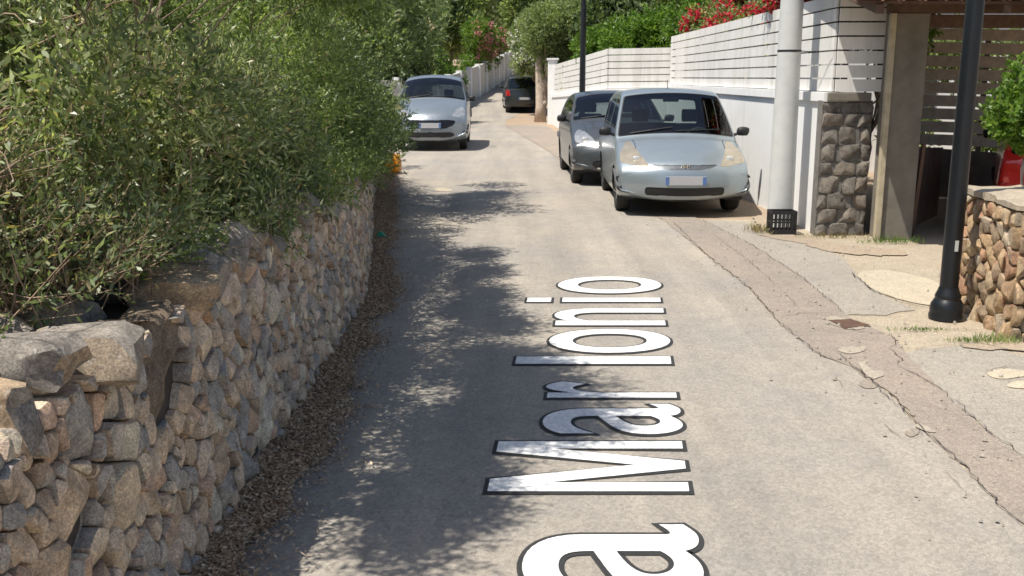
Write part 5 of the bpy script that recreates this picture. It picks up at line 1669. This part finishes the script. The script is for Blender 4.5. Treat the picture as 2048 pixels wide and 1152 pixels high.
# the pale trunk with grey-green crown, white blossom beside it
t, ee = tree('grey green olive with thick pale trunk at the bend of the lane', 1.10, 39.6, 5.0, 1.7, M['leaf_silver'], 3, 5200, .13, .04, .46, .15, 'bark_pale', lean=(.9, 0), cells=15)
MB().tube([(0, 0, .1), (.02, 0, .7), (0, .02, 1.5), (-.03, 0, 2.3), (.05, 0, 3.1)], [.24, .195, .185, .17, .13], 14).build('lower_trunk', M['bark_pale'], t, True)
tw_, pw, dw = bush('white_oleander', 'white flowering oleander overhanging the lane beside the pale trunk', 'shrub', (1.2, 44.6, .1), ell_cloud(8, (.2, 1.0), (43.6, 45.2), (2.2, 4.0), (.45, .7), 61), 2600, 6, .16, .04, M['leaf_mid'], free, group=GT, inner=.4)
sel = pw[(pw[:, 1] < 44.8) & (pw[:, 0] < 1.1)]
cs = sel[RNG.choice(len(sel), 230)]
blossoms('blossoms', tw_, np.concatenate([c + RNG.normal(0, .07, (6, 3)) for c in cs]) + np.array([-.03, -.1, .03]), M['white_petal'], .07)
tp_, pp_, dp_ = bush('pink_oleander', 'pink flowering oleander over the climbing garden wall', 'shrub', (-1.6, 60., 1.), ell_cloud(9, (-2.2, -.9), (56, 61), (2.2, 4.0), (.6, .9), 63), 2600, 6, .2, .05, M['leaf_bright'], free, group=GT, inner=.4)
sel = pp_[(pp_[:, 1] < 60.5) & (pp_[:, 2] > 2.6) & (pp_[:, 0] > -2.0)]
cs = sel[RNG.choice(len(sel), 300)]
blossoms('blossoms', tp_, np.concatenate([c + RNG.normal(0, .09, (6, 3)) for c in cs]) + np.array([0, -.12, .03]), M['pink_petal'], .085)
bush('garden_shrub', 'green shrub on the garden wall behind the people carrier', 'shrub', (-4.0, 42.5, .1), ell_cloud(8, (-4.6, -3.5), (40, 45), (1.2, 2.4), (.5, .8), 66), 2200, 6, .18, .06, M['leaf_mid'], free, group=GT, inner=.4)
bush('garden_shrub', 'green shrub leaning over the garden wall below the evergreen', 'shrub', (-3.9, 47.5, .2), ell_cloud(8, (-4.4, -2.9), (46, 53), (1.4, 2.4), (.6, .9), 67), 2200, 6, .18, .06, M['leaf_bright'], free, group=GT, inner=.4)
far = [('dark evergreen tree behind the people carrier', -4.4, 37.5, 6.0, 2.0, 'leaf_dark', .2, .16), ('olive green tree rising over the garden wall', -5.6, 49, 7.5, 2.8, 'leaf_silver', .22, .16), ('dense tree between the evergreen and the pink oleander', -4.0, 66, 7.6, 2.4, 'leaf_mid', .25, .14),
       ('dark tree behind the far lamp post', 4.4, 37.0, 5.6, 2.1, 'leaf_dark', .2, .15), ('mid green tree above the bright shrubs', 6.4, 33.5, 5.2, 2.2, 'leaf_silver', .3, .14), ('dark rounded tree over the red blossom', 8.0, 30, 5.2, 2.2, 'leaf_deep', .25, .14),
       ('tree closing the top of the lane', 1.6, 84, 9.5, 3.4, 'leaf_mid', .15, .2), ('tree left of the lane top behind the pink oleander', -3.4, 76, 8.5, 3.2, 'leaf_mid', .2, .2), ('pale green tree beyond the white oleander', 4.6, 58, 7.5, 2.8, 'leaf_mid', .2, .18),
       ('tall dark tree far beyond the olive', 7.2, 66, 9, 3.3, 'leaf_deep', .2, .2), ('olive tree far beyond the board fence', 11, 48, 7.5, 3., 'leaf_silver', .2, .18), ('tree deep in the garden left of the carrier', -9, 44, 8, 3.2, 'leaf_deep', .2, .2),
       ('tree at the back of the left garden', -8.5, 62, 9, 3.6, 'leaf_mid', .2, .2), ('tree far up the right slope', 12.5, 72, 9.5, 3.8, 'leaf_mid', .15, .2), ('broad tree behind the lane top', -.6, 98, 10, 4.2, 'leaf_deep', .12, .25),
       ('broad tree on the crest right of the lane top', 6.5, 96, 10, 4.4, 'leaf_mid', .12, .25), ('broad tree on the crest left of the lane top', -8, 96, 10, 4.4, 'leaf_deep', .12, .25), ('rounded tree by the garden house', 13.5, 34, 6.5, 2.8, 'leaf_deep', .25, .18), ('rounded tree behind the canopy tiles', 10.5, 24.5, 5.5, 2.2, 'leaf_mid', .25, .14)]
for i, (lab, x, y, h, r, mk, zlo, r0) in enumerate(far):
    tree(lab, x, y, h, r, M[mk], 100 + i, 2800, .11 + y * .0028, .05 + y * .0013, zlo, r0, cells=13, inner=.5)
# wooded slope that closes the view
def wood():
    ee = []
    q = random.Random(77)
    for _ in range(150):
        x, y = q.uniform(-70, 75), q.uniform(106, 150)
        s_ = q.uniform(2., 3.6)
        ee.append(((x, y, ground_slope_far(x, y) + q.uniform(1, 6.5)), (s_, s_, s_)))
    root = thing('distant_wood', 'distant wooded slope closing the view above the lane', None, (0, 120, 0))
    root['kind'] = 'stuff'
    foliage('foliage', root, ee, 16000, 4, .55, .3, M['leaf_deep'], None, inner=.5, twig_len=.6)
wood()

# ---- small citrus behind the rubble wall
ct = thing('citrus_tree', 'small glossy citrus tree on a thin pale stem behind the rubble wall', 'tree', (4.22, 8.25, 0))
ee = ell_cloud(9, (4.12, 4.55), (8.1, 8.5), (1.40, 1.85), (.17, .26), 71)
foliage('crown', ct, ee, 1000, 6, .055, .030, M['leaf_bright'], None, inner=.6, twig_len=.07)
limbs(ct, (4.22, 8.25, 0), [e[0] for e in ee[:5]], .018, M['bark_pale'], wob=.03, fork=.8)
# creeper under the canopy beam
ec = ell_cloud(6, (4.9, 5.9), (9.6, 10.3), (2.15, 2.5), (.12, .2), 73)
cc = thing('creeper', 'thin creeper hanging from the canopy edge at the top corner', 'creeper', (5.6, 10.2, 0))
foliage('leaves', cc, ec, 420, 5, .05, .03, M['leaf_bright'], None, inner=.2, twig_len=.06)
limbs(cc, (6.4, 10.6, 0), [e[0] for e in ec[:5]], .012, M['bark'], 'stem', fork=.9)

# ---- weeds and dry grass at the wall foot
def grass_tuft(label, x, y, n, h, spread, mat, name='grass_tuft'):
    b_ = np.stack([RNG.normal(x, spread[0], n), RNG.normal(y, spread[1], n), np.full(n, .012)], 1)
    d_ = np.stack([RNG.normal(0, .45, n), RNG.normal(0, .45, n), np.ones(n)], 1); d_ /= np.linalg.norm(d_, axis=1, keepdims=True)
    o = mesh_np(name, leaf_quads(b_, d_, RNG.uniform(.4, 1.2, n) * h, np.full(n, .006)), np.arange(4 * n).reshape(-1, 4), mat)
    return tag(o, label, 'grass', kind='stuff')
grass_tuft('green weeds at the foot of the concrete gate pier', 4.1, 10.72, 260, .10, (.16, .05), M['leaf_bright'])
grass_tuft('dry weeds under the masonry pier', 3.62, 11.08, 200, .07, (.2, .05), M['leaf_dry'])
grass_tuft('dry grass beside the black crate', 2.86, 11.5, 200, .12, (.07, .10), M['leaf_dry'])
grass_tuft('weeds along the joint in the pavement', 2.95, 6.93, 140, .035, (.12, .02), M['leaf_bright'])
grass_tuft('weeds at the foot of the rubble wall', 3.33, 6.62, 220, .07, (.10, .05), M['leaf_mid'])
grass_tuft('weeds in the pavement crack before the rubble wall', 3.12, 6.62, 140, .04, (.07, .025), M['leaf_mid'])
